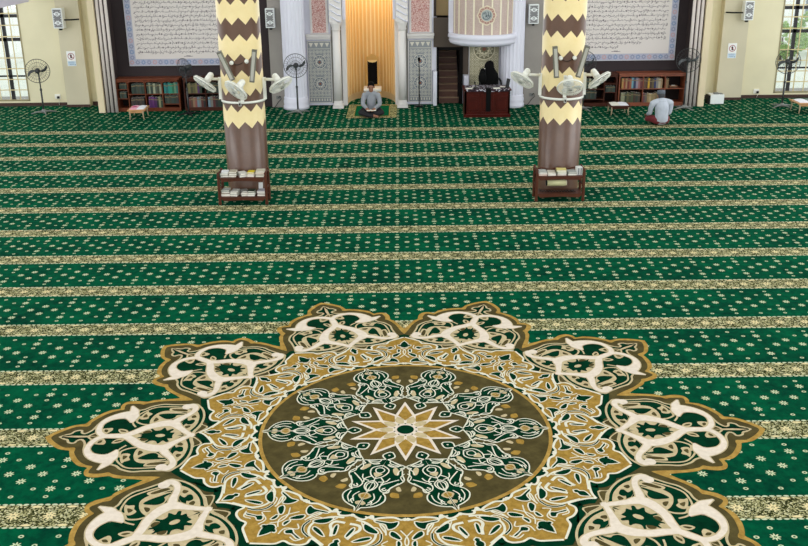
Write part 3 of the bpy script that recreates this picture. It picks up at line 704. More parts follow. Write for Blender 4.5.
m.build('roundel', [mat('roundel_cream', (226,214,190), .4), mat('roundel_rose', (178,132,122), .4), mat('roundel_grey', (168,176,176), .4), mat('roundel_ink', (84,96,104), .4)], t, fixn=False)

# ------------------------------------------------------------------ calligraphy boards
def board(label, x0, x1, z0, z1, seed, side):
    t = thing('calligraphy_board', label, 'board', ((x0+x1)/2, 23.56, z0), 0, 'scripture boards')
    W = x1-x0; H_ = z1-z0; rnd = random.Random(seed)
    MB().box(-W/2, W/2, 0, .039, 0, H_).build('backing', mat('board_rim', (206,204,208), .5), t)
    b = .17; m = MB()
    def rect(xa, xb, za, zb, d, mi): m.add([(xa,-d,za),(xb,-d,za),(xb,-d,zb),(xa,-d,zb)], [(0,1,2,3)], mi)
    rect(-W/2+.012, W/2-.012, .012, H_-.012, .002, 0)
    def flower(cx, cz, mi, r):
        m.add([(cx+(r if k % 2 == 0 else r*.6)*cos(pi*k/8), -.004, cz+(r if k % 2 == 0 else r*.6)*sin(pi*k/8)) for k in range(16)], [tuple(range(16))], mi)
        m.add([(cx+r*.35*cos(pi*k/4), -.006, cz+r*.35*sin(pi*k/4)) for k in range(8)], [tuple(range(8))], 0)
    n = int(W/.135)
    for k in range(n):
        cx = -W/2+W*(k+.5)/n
        for cz in (.09, H_-.09): flower(cx, cz, (1, 3, 2, 3)[k % 4], .07)
    n = int(H_/.135)
    for k in range(1, n):
        cz = H_*(k+.5)/n
        for cx in (-W/2+.09, W/2-.09): flower(cx, cz, (1, 3, 2, 3)[k % 4], .07)
    m.build('border', [mat('border_lilac', (176,178,198), .5), mat('border_pink', (190,156,160), .5), mat('border_blue', (128,148,182), .5), mat('border_slate', (140,146,172), .5), mat('border_white', (226,222,222), .5)], t, fixn=False)
    MB().box(-W/2+b, W/2-b, -.012, -.0015, b, H_-b).build('page', mat('board_page', (220,212,208), .6), t)
    ink = MB(); Y = -.0135
    def strk(pts, w):
        L, R_ = ribbon(pts, w); n = len(L)
        ink.add([(a.x, Y, a.y) for a in L]+[(a.x, Y, a.y) for a in R_], [(i, n+i, n+i+1, i+1) for i in range(n-1)])
    x0i, x1i = -W/2+b+.07, W/2-b-.07
    lines = []
    z = b+.155
    first = True
    while z < H_-b-.1: lines.append(z); z += .108
    for li, z in enumerate(lines):
        a, c = x0i, x1i
        if side > 0 and li == 0: a, c = x0i, x0i+(x1i-x0i)*.52
        if side > 0 and li == 1: a, c = x0i, x0i+(x1i-x0i)*.75
        if side < 0 and li == 12: a, c = -.22, .22
        x = a
        while x < c-.03:
            w = rnd.uniform(.05, .17); w = min(w, c-x)
            k = max(3, int(w/.016)); pts = []
            for i in range(k+1): pts.append((x+w*i/k, z+rnd.choice((0,0,.012,-.006,.02))))
            strk(pts, .011)
            for q in range(rnd.randint(1, 3)):
                xx = x+rnd.uniform(0, w)
                if rnd.random() < .55: strk([(xx, z), (xx+rnd.uniform(-.006,.006), z+rnd.uniform(.035,.06))], .010)
                else: strk([(xx, z), (xx-.015, z-.025), (xx-.04, z-.028)], .010)
            for q in range(2):
                xx = x+rnd.uniform(0, w); zz = z+rnd.choice((-.03, .04, .055)); strk([(xx, zz), (xx+.012, zz)], .009)
            x += w+rnd.uniform(.008, .02)
            if rnd.random() < .17 and x < c-.05:
                ink.add([(x+.018+.022*cos(pi*k/4), Y, z+.012+.022*sin(pi*k/4)) for k in range(8)], [tuple(range(8))]); x += .055
    strk([(-.11, b+.055), (-.06, b+.06), (.06, b+.055), (.11, b+.06)], .012); strk([(-.05, b+.07), (.05, b+.068)], .014)
    o = ink.build('lettering', mat('board_ink', (112,102,106), .6), t, fixn=False)
board('large framed scripture board on the dark panel left of the patterned columns', -6.71, -3.75, 1.055, 3.25, 3, -1)
board('large framed scripture board on the dark panel right of the patterned columns', 3.86, 6.80, 1.06, 3.25, 5, 1)

# ------------------------------------------------------------------ bookcases
def bookcase(label, x0, x1, cols, rows, arch, m_out, depth=.38, h=.775, y=23.15):
    t = thing('bookcase', label, 'bookcase', ((x0+x1)/2, y, 0), 0, 'low bookcases')
    L = x0-(x0+x1)/2; R_ = -L
    th = .028
    for a in (L, R_-th): MB().box(a, a+th, 0, depth, 0, h).build('side_panel', m_out, t)
    MB().box(L-.01, R_+.01, -.015, depth, h, h+.03).build('top', m_out, t)
    MB().box(L+th, R_-th, .005, depth, 0, .085).build('plinth', m_out, t)
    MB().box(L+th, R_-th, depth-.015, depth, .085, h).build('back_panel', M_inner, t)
    for c in cols[1:-1]:
        MB().box(c-(x0+x1)/2-.011, c-(x0+x1)/2+.011, .01, depth-.015, .085, h).build('divider', m_out, t)
    for i in range(len(cols)-1):
        a = cols[i]-(x0+x1)/2+(.028 if i == 0 else .011); b = cols[i+1]-(x0+x1)/2-(.028 if i == len(cols)-2 else .011)
        for z in rows[i]: MB().box(a, b, .012, depth-.016, z, z+.02).build('shelf', m_out, t)
        if arch:
            k = .045; pts = [(a, h), (a, h-.11), (a+k*.4, h-.07), (a+k*1.3, h-.05), (b-k*1.3, h-.05), (b-k*.4, h-.07), (b, h-.11), (b, h)]
            MB().prism(pts, .0, .012).build('arched_rail', m_out, t)
    if not arch: MB().box(L+th, R_-th, 0, .02, h-.05, h).build('top_rail', m_out, t)
    return t
cA = [-6.985, -6.70, -6.28, -5.86, -5.41]
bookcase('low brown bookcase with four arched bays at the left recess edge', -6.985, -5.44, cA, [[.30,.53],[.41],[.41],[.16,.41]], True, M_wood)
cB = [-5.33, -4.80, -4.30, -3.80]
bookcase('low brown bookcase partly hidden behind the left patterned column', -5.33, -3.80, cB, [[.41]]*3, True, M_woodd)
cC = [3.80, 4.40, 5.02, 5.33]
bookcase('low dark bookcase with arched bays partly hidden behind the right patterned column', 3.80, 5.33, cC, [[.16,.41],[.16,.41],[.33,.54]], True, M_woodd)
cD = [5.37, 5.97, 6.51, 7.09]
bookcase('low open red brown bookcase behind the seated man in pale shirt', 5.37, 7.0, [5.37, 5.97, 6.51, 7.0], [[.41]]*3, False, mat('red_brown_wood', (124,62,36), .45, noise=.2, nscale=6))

def cover(rgb):
    k = 'cover_%d_%d_%d' % rgb; rgb = tuple(int(v*.86) for v in rgb)
    return mat(k, rgb, .55)
BOOKM = {}
def book_mesh(w, h, d, rgb):
    key = (round(w,3), round(h,3), rgb)
    m = MB(); c = .003
    m.box(-w/2, -w/2+c, 0, d, 0, h, 0).box(w/2-c, w/2, 0, d, 0, h, 0).box(-w/2, w/2, -.003, .003, 0, h, 0)
    m.box(-w/2+c, w/2-c, .003, d-.005, .004, h-.004, 1).box(-w/2-.0004, w/2+.0004, -.0045, -.003, h*.72, h*.80, 2)
    return m
def shelf_row(where, x0, z, cols, hs, ws, group, y=23.17, d=.16):
    x = x0; rnd = random.Random(hash(where) % 1000 if False else len(where)*7+int(x0*10))
    for i, (nm, rgb) in enumerate(cols):
        w = ws*rnd.uniform(.85, 1.15); h = hs*rnd.uniform(.9, 1.04)
        o = book_mesh(w-.002, h, d, rgb).build('book', [cover(rgb), M_page, mat('spine_gilt', (120,102,70), .5)], None, (x+w/2, y+rnd.uniform(0,.02), z+.0008))
        tag(o, '%s book, %s from left, %s' % (nm, ORD[i], where), 'book', group)
        x += w
TEAL = [('teal', (14,128,124)), ('deep teal', (8,104,104)), ('bright teal', (30,148,140)), ('sea green', (34,150,120)), ('green', (24,120,84)), ('pale green', (106,150,120)), ('teal', (16,120,116))]
DG = [('dark green', (34,58,44)), ('blackish green', (26,44,36)), ('grey green', (58,72,60)), ('dark olive', (58,60,40)), ('slate green', (46,66,60)), ('dark green', (30,54,40)), ('charcoal', (50,50,48))]
GP = [('dark green', (36,60,46)), ('pale sage', (140,150,126)), ('dark green', (30,54,42)), ('cream green', (176,180,150)), ('grey green', (76,88,72)), ('dark olive', (58,60,40)), ('pale sage', (150,156,132))]
shelf_row('top left cell, leftmost bookcase', -6.915, .55, DG[:3], .14, .058, 'books in the leftmost bookcase')
shelf_row('middle left cell, leftmost bookcase', -6.915, .32, DG[2:5], .16, .058, 'books in the leftmost bookcase')
shelf_row('upper second bay, leftmost bookcase', -6.62, .43, DG[:6], .26, .054, 'books in the leftmost bookcase')
shelf_row('lower second bay, leftmost bookcase', -6.66, .085, [('dark umber', (58,42,36)), ('charcoal', (44,40,40)), ('dark umber', (64,48,40)), ('blackish brown', (40,30,28)), ('umber', (70,54,46)), ('charcoal', (48,44,42))], .26, .056, 'books in the leftmost bookcase')
shelf_row('upper third bay, leftmost bookcase', -6.24, .43, GP, .26, .052, 'books in the leftmost bookcase')
shelf_row('lower third bay, leftmost bookcase', -6.22, .085, [('purple', (96,34,110)), ('deep purple', (84,28,100)), ('purple', (104,40,116)), ('dark violet', (78,30,92)), ('black', (26,24,26)), ('olive cream', (146,148,108)), ('dark green', (38,58,40))], .265, .05, 'books in the leftmost bookcase')
shelf_row('upper fourth bay, leftmost bookcase', -5.82, .43, TEAL, .265, .05, 'books in the leftmost bookcase')
shelf_row('lower fourth bay, leftmost bookcase', -5.82, .18, DG[1:7], .22, .056, 'books in the leftmost bookcase')
OL = [('olive', (110,104,60)), ('khaki', (128,120,74)), ('dark olive', (74,72,44)), ('olive', (104,98,56)), ('khaki', (136,126,80)), ('purple', (92,48,104)), ('dark green', (38,58,40))]
MX_ = [('maroon', (104,40,36)), ('brown', (96,66,48)), ('tan', (156,124,92)), ('rose', (150,84,80)), ('pale blue', (120,146,160)), ('grey', (130,130,124)), ('dark red', (92,34,30)), ('black', (34,32,32))]
shelf_row('upper first bay, bookcase behind left column', -5.27, .43, OL[:7], .25, .056, 'books in the bookcase behind the left column')
shelf_row('lower first bay, bookcase behind left column', -5.23, .085, MX_[:8], .25, .052, 'books in the bookcase behind the left column')
shelf_row('upper second bay, bookcase behind left column', -4.77, .43, DG[:7], .25, .055, 'books in the bookcase behind the left column')
shelf_row('lower second bay, bookcase behind left column', -4.76, .085, MX_[4:8]+DG[:3], .25, .056, 'books in the bookcase behind the left column')
shelf_row('lower middle bay, bookcase behind right column', 4.50, .18, DG[:7], .22, .052, 'books in the dark bookcase behind the right column')
shelf_row('upper middle bay, bookcase behind right column', 4.50, .43, GP[:7], .25, .052, 'books in the dark bookcase behind the right column')
shelf_row('right bay, bookcase behind right column', 5.05, .35, DG[1:5], .15, .056, 'books in the dark bookcase behind the right column')
R1_ = [('mustard', (186,140,76)), ('rust', (150,64,40)), ('tan', (176,136,98)), ('dark red', (120,44,36)), ('orange brown', (164,92,60)), ('pale blue', (120,170,186)), ('navy', (40,56,96)), ('lilac grey', (160,146,160)), ('rose', (166,108,108)), ('maroon', (104,44,46))]
R2_ = [('brown', (110,76,50)), ('umber', (84,58,40)), ('bright yellow', (214,166,44)), ('dark brown', (72,50,38)), ('olive brown', (104,88,52)), ('navy', (36,44,104)), ('grey', (140,136,130)), ('cream', (188,174,146)), ('tan', (168,138,102))]
R3_ = [('sage', (150,152,120)), ('pale sage', (160,160,130)), ('dark green', (52,62,40)), ('olive', (96,92,54)), ('dark olive', (70,66,42)), ('green', (74,86,52)), ('dark brown', (70,50,36)), ('dark green', (48,58,42)), ('umber', (72,54,40))]
R4_ = [('plum', (110,60,70)), ('grey', (110,104,96)), ('tan', (166,138,96)), ('cream', (190,168,124)), ('khaki', (150,132,88)), ('tan', (160,130,90)), ('olive', (120,108,70)), ('cream', (180,160,118)), ('sand', (170,148,108))]
shelf_row('upper left shelf of open bookcase', 5.44, .43, R1_, .26, .05, 'books in the open bookcase')
shelf_row('upper middle shelf of open bookcase', 5.99, .43, R2_, .25, .05, 'books in the open bookcase')
shelf_row('lower left shelf of open bookcase', 5.44, .085, R3_, .25, .052, 'books in the open bookcase')
shelf_row('lower middle shelf of open bookcase', 5.99, .085, R4_, .23, .052, 'books in the open bookcase')
shelf_row('in upper right bay of open bookcase', 6.53, .43, [('tan', (150,116,76)), ('brown', (120,92,60))], .24, .036, 'books in the open bookcase')
t = thing('small_basket', 'small tray with a white pack lying in upper right bay of open bookcase', 'tray', (6.74, 23.24, .4305))
MB().box(-.1,.1,0,.12,0,.008).box(-.1,.1,0,.006,0,.05).box(-.1,.1,.114,.12,0,.05).box(-.1,-.094,0,.12,0,.05).box(.094,.1,0,.12,0,.05).build('tray', mat('brown_tray', (120,84,56), .6), t)
MB().box(-.04,.05,.02,.09,.0085,.055).build('pack', M_page, t)

# ------------------------------------------------------------------ the two patterned columns
def zigzag(name, ph):
    t = NT(name, .28, spec=.5); x, y, z = t.xyz(t.obj())
    a = t.math('MULTIPLY_ADD', t.math('ARCTAN2', y, x), 10/(2*pi), ph+20)
    tri = t.math('MULTIPLY', t.math('PINGPONG', a, .5), 2.0)          # 0..1
    zz = t.math('SUBTRACT', z, t.math('MULTIPLY', tri, .115))
    b = t.math('MODULO', t.math('ADD', t.math('SUBTRACT', zz, 1.46), 5.7), .57)   # lower edge of a brown band
    br = t.math('MAXIMUM', t.math('LESS_THAN', b, .26), t.math('LESS_THAN', zz, 1.185))
    vec = t.obj(); n = t.noise(vec, 6, 5, .6)
    brown = t.mix(n, lin((78,53,40)), lin((103,74,57))); crm = t.mix(n, lin((224,202,144)), lin((236,219,168)))
    c = t.mix(br, crm, brown)
    sp = t.math('GREATER_THAN', t.noise(vec, 90, 2), .72)
    c = t.mix(t.math('MULTIPLY', sp, .35), c, lin((150,110,80)))
    # fine joints between the tiles
    return t.out(c)
PX_ = {}
for s, ph, lab in ((-1, .0, 'thick round column with brown and cream zigzag tiles, left of the pair'), (1, .0, 'thick round column with brown and cream zigzag tiles, right of the pair')):
    cx, cy = s*2.64+.03, 15.66
    cx = -2.622 if s < 0 else 2.68
    t = thing('patterned_column', lab, 'column', (cx, cy, 0), 0, 'zigzag tiled columns')
    face = atan2(-cy, -cx)   # towards the viewer
    phv = -face*10/(2*pi)+(.5 if s < 0 else 0.0)
    MB().lathe([(.352,0),(.348,.02),(.348,ZT+.6)], n=96).build('shaft', zigzag('zigzag_tiles_%s' % ('left' if s < 0 else 'right'), phv), t)
    # clamp ring carrying the fans
    r = thing('clamp_ring', 'white metal band clamped around the %s patterned column under its fans' % ('left' if s < 0 else 'right'), 'bracket', (cx, cy, 1.60), 0, 'fan clamp bands')
    MB().lathe([(.35,0),(.367,0),(.367,.035),(.35,.035),(.35,0)], n=64, caps=False).build('band', M_wfan, r)
    bk = MB().box(-.02,.02,-.396,-.368,-.03,.06).build('buckle', mat('buckle_metal', (206,206,200), .4), r)
    MB().box(-.012,.012,-.403,-.397,-.02,.02).build('screw_plate', M_dark, bk)

def wall_fan(label, hub, n, anchor, group='fans on the patterned columns'):
    t = thing('column_fan', label, 'fan', hub, 0, group); M = face_to(n)
    nn = Vector(n).normalized(); R_ = .205
    g = MB()
    for (rad, off) in ((R_, 0), (R_*.96, .03), (R_*.96, -.03), (R_*.62, .045), (R_*.62, -.045), (R_*.3, .05)): g.ring(nn*off, rad, .006 if rad == R_ else .0025, M, 36, 6)
    g.tube([M @ Vector((R_*cos(2*pi*k/36), R_*sin(2*pi*k/36), .0)) for k in range(36)], .011, 6, closed=True)
    for k in range(40):
        q = 2*pi*k/40; d = M @ Vector((cos(q), sin(q), 0))
        g.tube([nn*.052+d*.03, nn*.046+d*R_*.6, nn*.028+d*R_*.96, d*R_, -nn*.028+d*R_*.96, -nn*.046+d*R_*.6, -nn*.05+d*.05], .0022, 4)
    gd = g.build('guard', M_wfan, t)
    MB().lathe([(0,.049),(.028,.05),(.032,.055),(.028,.062),(0,.063)], n=20, caps=False).build('badge', M_steel, gd).rotation_euler = M.to_euler()
    for k in range(3):
        b = MB(); vs = []
        for i in range(9):
            s = i/8; r = .03+.15*s; w = .25+.55*sin(pi*min(1, s*.75+.2))
            for j in (-1, 0, 1):
                q = 2*pi*k/3+j*w*.75; vs.append(M @ Vector((r*cos(q), r*sin(q), .012*j)))
        b.add(vs, [(i*3+j, i*3+j+1, i*3+j+4, i*3+j+3) for i in range(8) for j in (0, 1)], 0, True)
        o = b.build('blade', mat('pale_blade', (206,210,210), .4), t); sd = o.modifiers.new('thick', 'SOLIDIFY'); sd.thickness = .003
    MB().cyl(nn*.03, -nn*.0, .035).cyl(-nn*.045, -nn*.17, .058, .052, 20).ell(-nn*.17, (.052,.052,.052)).build('motor', M_wfan, t)
    a = Vector(anchor)-Vector(hub)
    MB().tube([-nn*.11, -nn*.11+(a+nn*.11)*.45+Vector((0,0,.01)), a+Vector((0,0,.03))], [.026,.024,.024], 10).build('arm', M_wfan, t)
    MB().box(-.025,.025,-.025,.025,-.30,.06).build('bracket', M_wfan, t, (a.x, a.y, a.z))
    return t
for s, side in ((-1, 'left'), (1, 'right')):
    rr = .40
    if s < 0:
        wall_fan('white fan on the left patterned column, hanging out to its left', (-3.205, 15.46, 1.91), (-.52,-.34,-.72), (-2.99, 15.62, 1.93))
        wall_fan('white fan on the left patterned column, middle one facing the hall', (-2.63, 15.03, 1.87), (-.52,-.50,-.62), (-2.58, 15.285, 1.93))
        wall_fan('white fan on the left patterned column, hanging out to its right', (-1.965, 15.46, 1.88), (.5,-.34,-.72), (-2.255, 15.62, 1.92))
    else:
        wall_fan('white fan on the right patterned column, hanging out to its left', (1.99, 15.46, 1.92), (-.52,-.36,-.72), (2.312, 15.62, 1.94))
        wall_fan('white fan on the right patterned column, middle one facing the hall', (2.71, 15.04, 1.86), (-.03,-.62,-.68), (2.67, 15.305, 1.95))
        wall_fan('white fan on the right patterned column, hanging out to its right', (3.26, 15.46, 1.90), (.5,-.36,-.72), (3.047, 15.62, 1.94))

def line_speaker(label, top, bot):
    top = Vector(top); bot = Vector(bot); d = (top-bot); L = d.length; t = thing('column_speaker', label, 'speaker', bot, 0, 'slim speakers on the patterned columns')
    q = d.to_track_quat('Z', 'Y').to_matrix()
    fy = q @ Vector((0,-1,0))
    # make the front face the hall
    zax = d.normalized(); xax = Vector((0,-1,0)).cross(zax).normalized()*-1; yax = zax.cross(xax)
    M = Matrix((xax, yax, zax)).transposed()
    if (M @ Vector((0,-1,0))).y > 0: M = Matrix((-xax, -yax, zax)).transposed()
    MB().box(-.038,.038,-.035,.045,0,L,0,M).build('cabinet', M_bar, t, bevel=.006)
    MB().box(-.024,.024,-.039,-.035,.02,L-.02,0,M).build('grille', M_barl, t)
    for k in (-.006, L): MB().box(-.04,.04,-.037,.047,k,k+.006,0,M).build('end_cap', mat('speaker_cap', (92,92,84), .5), t)
    back = Vector((0, .14, 0))
    for k in (.3, .7): MB().tube([M @ Vector((0,.04,L*k)), (M @ Vector((0,.04,L*k)))+Vector((0,.07,0))], .012).build('bracket', M_dark, t)
line_speaker('slim grey speaker leaning outward at left on the left patterned column', (-2.875,15.14,2.46), (-2.705,15.22,2.01))
line_speaker('slim grey speaker standing upright at right on the left patterned column', (-2.315,15.16,2.48), (-2.39,15.20,1.98))
line_speaker('slim grey speaker standing upright at left on the right patterned column', (2.46,15.16,2.48), (2.51,15.20,2.0))
line_speaker('slim pale speaker leaning outward at right on the right patterned column', (2.97,15.14,2.49), (2.86,15.22,2.0))
for x, z, lab in ((-2.71,2.26,'small white spotlight between the speakers on the left column, left of two'),(-2.47,2.28,'small white spotlight between the speakers on the left column, right of two'),
                  (2.575,2.28,'small white spotlight between the speakers on the right column, left of two'),(2.80,2.28,'small white spotlight between the speakers on the right column, right of two')):
    cxx = -2.622 if x < 0 else 2.68; yy = 15.66-sqrt(max(.01, (.348**2)-(x-cxx)**2))
    t = thing('spotlight', lab, 'lamp', (x, yy-.005, z), 0, 'small spotlights on the columns')
    MB().box(-.012,.012,-.02,.0,-.02,.02).build('mount', M_dark, t)
    MB().lathe([(.02,0),(.032,.025),(.034,.05)], n=20).build('shade', M_wfan, t, (0,-.025,.02)).rotation_euler = (radians(100),0,0)
    MB().ell((0,-.075,.01), (.024,.018,.024)).build('bulb', mat('pale_bulb', (240,240,230), .3), t)
for s, side in ((-1,'left'),(1,'right')):
    pts = []
    for k in range(13):
        q = -pi/2+(-.26+.52*k/12)+(0.02*s); r = .355; pts.append(((-2.622 if s < 0 else 2.68)+r*cos(q), 15.66+r*sin(q), 2.27-.035*sin(pi*k/12)))
    tag(MB().tube(pts, .006, 6).build('cable', mat('brown_cable', (40,26,22), .6)), 'thin dark cable sagging between the two spotlights on the %s column' % side, 'cable', 'cables between spotlights')
# ------------------------------------------------------------------ stand fans
def stand_fan(label, x, y, hz, n, blade_m=None, base='cross', R_=.285, group='standing fans', head=None):
    t = thing('stand_fan', label, 'fan', (x, y, 0), 0, group); nn = Vector(n).normalized(); M = face_to(n)
    hx = head if head else (0, -.06); c = Vector((hx[0], hx[1], hz))
    b = MB()
    for k in range(4):
        q = pi/2*k+.5; b.tube([(0,0,.05), (.16*cos(q),.16*sin(q),.04), (.30*cos(q),.30*sin(q),.012)], [.022,.018,.012], 8)
    b.lathe([(.06,.02),(.055,.06),(.03,.1)], n=20)
    b.build('base', M_fanl if base == 'cross' else M_dark, t)
    MB().cyl((0,0,.06), (0,0,hz*.55), .021).cyl((0,0,hz*.55), (0,0,hz-.05), .015).lathe([(.027,0),(.027,.05)], (0,0,hz*.53)).build('pole', M_fan, t)
    g = MB()
    g.tube([c+(M @ Vector((R_*cos(2*pi*k/40), R_*sin(2*pi*k/40), .0))) for k in range(40)], .006, 6, closed=True)
    for rad, off in ((R_*.98,.035),(R_*.98,-.035),(R_*.72,.055),(R_*.45,.062),(R_*.2,.066),(R_*.7,-.055),(R_*.4,-.06)): g.ring(c+nn*off, rad, .0022, M, 36, 4)
    for k in range(28):
        q = 2*pi*k/28; d = M @ Vector((cos(q), sin(q), 0))
        g.tube([c+nn*.066+d*.04, c+nn*.055+d*R_*.72, c+nn*.035+d*R_*.97, c+d*R_, c-nn*.035+d*R_*.97, c-nn*.055+d*R_*.7, c-nn*.06+d*.06], .0017, 4)
    g.build('guard', M_fan, t)
    for k in range(2):
        bm_ = MB(); vs = []
        for i in range(11):
            s = i/10; r = .03+.22*s; w = .35+.35*sin(pi*min(1,.15+s*.75)); q0 = (pi*k+.05)+.55*s*s-.15
            for j in (-1, 0, 1):
                q = q0+j*w*.42*(1-.35*s); vs.append(c+(M @ Vector((r*cos(q), r*sin(q), .014*j))))
        bm_.add(vs, [(i*3+j, i*3+j+1, i*3+j+4, i*3+j+3) for i in range(10) for j in (0, 1)], 0, True)
        o = bm_.build('blade', blade_m or mat('dark_blade', (62,66,68), .4), t); sd = o.modifiers.new('thick', 'SOLIDIFY'); sd.thickness = .003
    MB().cyl(c+nn*.07, c+nn*.02, .045).cyl(c-nn*.02, c-nn*.19, .062, .05).cyl((0,0,hz-.12), c-nn*.08, .022).build('motor', M_fan, t)
stand_fan('dark standing fan with two curved blades in front of the left window wall', -8.80, 23.07, 1.04, (.32,-.93,.02))
stand_fan('black standing fan in front of the bookcases left of the left column', -5.13, 22.62, 1.13, (-.45,-.55,-.12), base='black', R_=.24)
stand_fan('dark standing fan in front of the thick fluted column left of the niche', -2.50, 22.72, 1.15, (.05,-.98,.02))
stand_fan('grey standing fan mostly hidden behind the right patterned column', 4.42, 22.75, 1.13, (.25,-.96,.02))
stand_fan('dark standing fan against the ribbed trim beside the open bookcase', 6.88, 22.72, 1.18, (-.12,-.98,.02), mat('grey_blade', (92,96,100), .4))
stand_fan('dark standing fan in front of the right window', 9.31, 22.82, 1.10, (-.2,-.97,.02))

# ------------------------------------------------------------------ speakers, signs, sockets on the walls
def wall_speaker(label, x, y, z, w, h, yaw, arm=None, group='patterned wall speakers'):
    t = thing('wall_speaker', label, 'speaker', (x, y, z), yaw, group); d = .16
    MB().box(-w/2, w/2, -d, 0, 0, h).build('cabinet', M_wbox, t, bevel=.01)
    m = MB()
    def put(pts, l, mi): m.add([(a, -d-.0012*l-.001, b) for a, b in pts], [tuple(range(len(pts)))], mi)
    a, b = w*.40, h*.44; put([(-a,h/2-b),(a,h/2-b),(a,h/2+b),(-a,h/2+b)], 1, 0)
    for cz in (h*.28, h*.5, h*.72):
        for cx in (-w*.2, w*.2):
            if cz == h*.5: continue
            put([(cx+w*.15*cos(pi*k/6)*(1 if k % 2 else .6), cz+w*.15*sin(pi*k/6)*(1 if k % 2 else .6)) for k in range(12)], 2, 1)
    for cz, r in ((h*.28, w*.25), (h*.72, w*.25)):
        put([(r*cos(pi*k/8)*(1 if k % 2 else .72), cz+r*sin(pi*k/8)*(1 if k % 2 else .72)) for k in range(16)], 3, 1)
        put([(r*.5*cos(pi*k/8), cz+r*.5*sin(pi*k/8)) for k in range(16)], 4, 0); put([(r*.25*cos(pi*k/8), cz+r*.25*sin(pi*k/8)) for k in range(16)], 5, 1)
    for k in range(7):
        for sx in (-1, 1): put([(sx*w*.34-.008, h*(.12+.12*k)), (sx*w*.34+.008, h*(.12+.12*k)), (sx*w*.34+.008, h*(.16+.12*k)), (sx*w*.34-.008, h*(.16+.12*k))], 3, 1)
    m.build('grille', [M_grille, M_wbox], t, fixn=False)
    MB().box(-.03,.03,-.09,-.02,-.05,0).build('foot', M_dark, t)
    if arm: MB().tube(arm, .018, 8).build('arm', M_dark, t)
    else: MB().box(-.025,.025,0,.03,h*.4,h*.6).build('bracket', M_dark, t)
wall_speaker('white patterned speaker on a bracket arm beside the left window', -8.34, 23.75, 1.98, .26, .48, -.12, [(.10,-.08,.2),(.30,-.04,.2),(.43,.09,.2)])
wall_speaker('white patterned speaker on a bracket beside the right window', 8.53, 23.75, 2.0, .24, .46, .1, [(-.10,-.08,.18),(-.34,-.03,.18),(-.48,.09,.18)])
wall_speaker('white patterned speaker on the grey pilaster beside the left patterned column', -3.14, 23.47, 1.97, .22, .46, 0)
wall_speaker('white patterned speaker on the grey pilaster beside the right patterned column', 3.24, 23.47, 2.0, .24, .46, 0)
def sign(label, x, z):
    t = thing('warning_sign', label, 'sign', (x, 23.848, z), 0, 'white prohibition signs'); w, h = .22, .37
    MB().box(-w/2, w/2, -.008, 0, 0, h).build('plate', mat('sign_white', (240,240,240), .5), t, bevel=.003)
    m = MB()
    cz = h*.66; R_ = .082; n = 40
    def rg(r0, r1, mi, d):
        vs = [(r*cos(2*pi*k/n), -d, cz+r*sin(2*pi*k/n)) for r in (r0, r1) for k in range(n)]
        m.add(vs, [(k, (k+1) % n, n+(k+1) % n, n+k) for k in range(n)], mi)
    m.add([(-.018,-.0095,cz-.045),(.018,-.0095,cz-.045),(.022,-.0095,cz+.01),(.012,-.0095,cz+.05),(-.012,-.0095,cz+.05),(-.022,-.0095,cz+.01)], [tuple(range(6))], 1)
    rg(R_*.82, R_, 0, .0100)
    q = radians(135); a, b = cos(q), sin(q)
    m.add([(a*R_*.85-b*.006,-.0105,cz+b*R_*.85+a*.006),(a*R_*.85+b*.006,-.0105,cz+b*R_*.85-a*.006),(-a*R_*.85+b*.006,-.0105,cz-b*R_*.85-a*.006),(-a*R_*.85-b*.006,-.0105,cz-b*R_*.85+a*.006)], [(0,1,2,3)], 0)
    m.build('prohibition_symbol', [mat('sign_red', (150,44,50), .5), M_dark], t, fixn=False)
    m = MB(); m.add([(-w*.45,-.009,.012),(w*.45,-.009,.012),(w*.45,-.009,.12),(-w*.45,-.009,.12)], [(0,1,2,3)], 0)
    for zz, a in ((.10,.08),(.082,.07),(.05,.06),(.034,.05)):
        x_ = -a
        while x_ < a-.01:
            m.add([(x_,-.0095,zz),(x_+.012,-.0095,zz),(x_+.012,-.0095,zz+.008),(x_,-.0095,zz+.008)], [(0,1,2,3)], 1); x_ += .017
    m.add([(.07,-.0095,.02),(.09,-.0095,.02),(.09,-.0095,.045),(.07,-.0095,.045)], [(0,1,2,3)], 1)
    m.build('caption', [mat('sign_pale_blue', (196,216,232), .5), mat('sign_blue', (92,124,168), .5)], t, fixn=False)
sign('white sign with a red prohibition ring on the left wall pilaster', -8.23, 1.03)
sign('white sign with a red prohibition ring on the right wall pilaster', 8.31, 1.05)
for x, z, lab in ((-8.78,.23,'white wall socket with a hanging plug below the sign on the left'), (9.12,.17,'white wall socket with a hanging plug left of the right window')):
    t = thing('wall_socket', lab, 'socket', (x, 24.098, z), 0, 'wall sockets')
    MB().box(-.075,.075,-.03,0,-.06,.06).build('plate', mat('socket_white', (238,236,226), .5), t, bevel=.012)
    MB().box(.0,.05,-.08,-.031,-.045,.01).build('plug', M_dark, t)
    MB().tube([(.02,-.06,-.045),(.03,-.05,-.10),(.02,-.03,-z+.01)], .006, 6).build('cord', mat('white_cord', (220,216,204), .6), t)
for s, x, lab in ((-1,-3.06,'dark cord loop and socket at the foot of the grey pilaster left of centre'), (1,3.27,'dark cord loop and socket at the foot of the grey pilaster right of centre')):
    t = thing('floor_socket', lab, 'socket', (x, 23.498, .24), 0, 'cord sockets')
    MB().box(-.05,.05,-.02,0,-.03,.05).build('plate', M_fanl, t)
    MB().tube([(.0,-.02,0),(.05,-.06,.05),(.08,-.06,-.02),(.0,-.05,-.1),(-.07,-.05,-.20),(-.1,-.06,-.232)], .008, 6).build('cord', M_dark, t)
t = thing('white_box', 'white metal box with black side on the carpet by the right pilaster', 'box', (7.86, 23.28, 0))
MB().box(-.16,.18,0,.3,.004,.235).build('casing', M_wbox, t, bevel=.008)
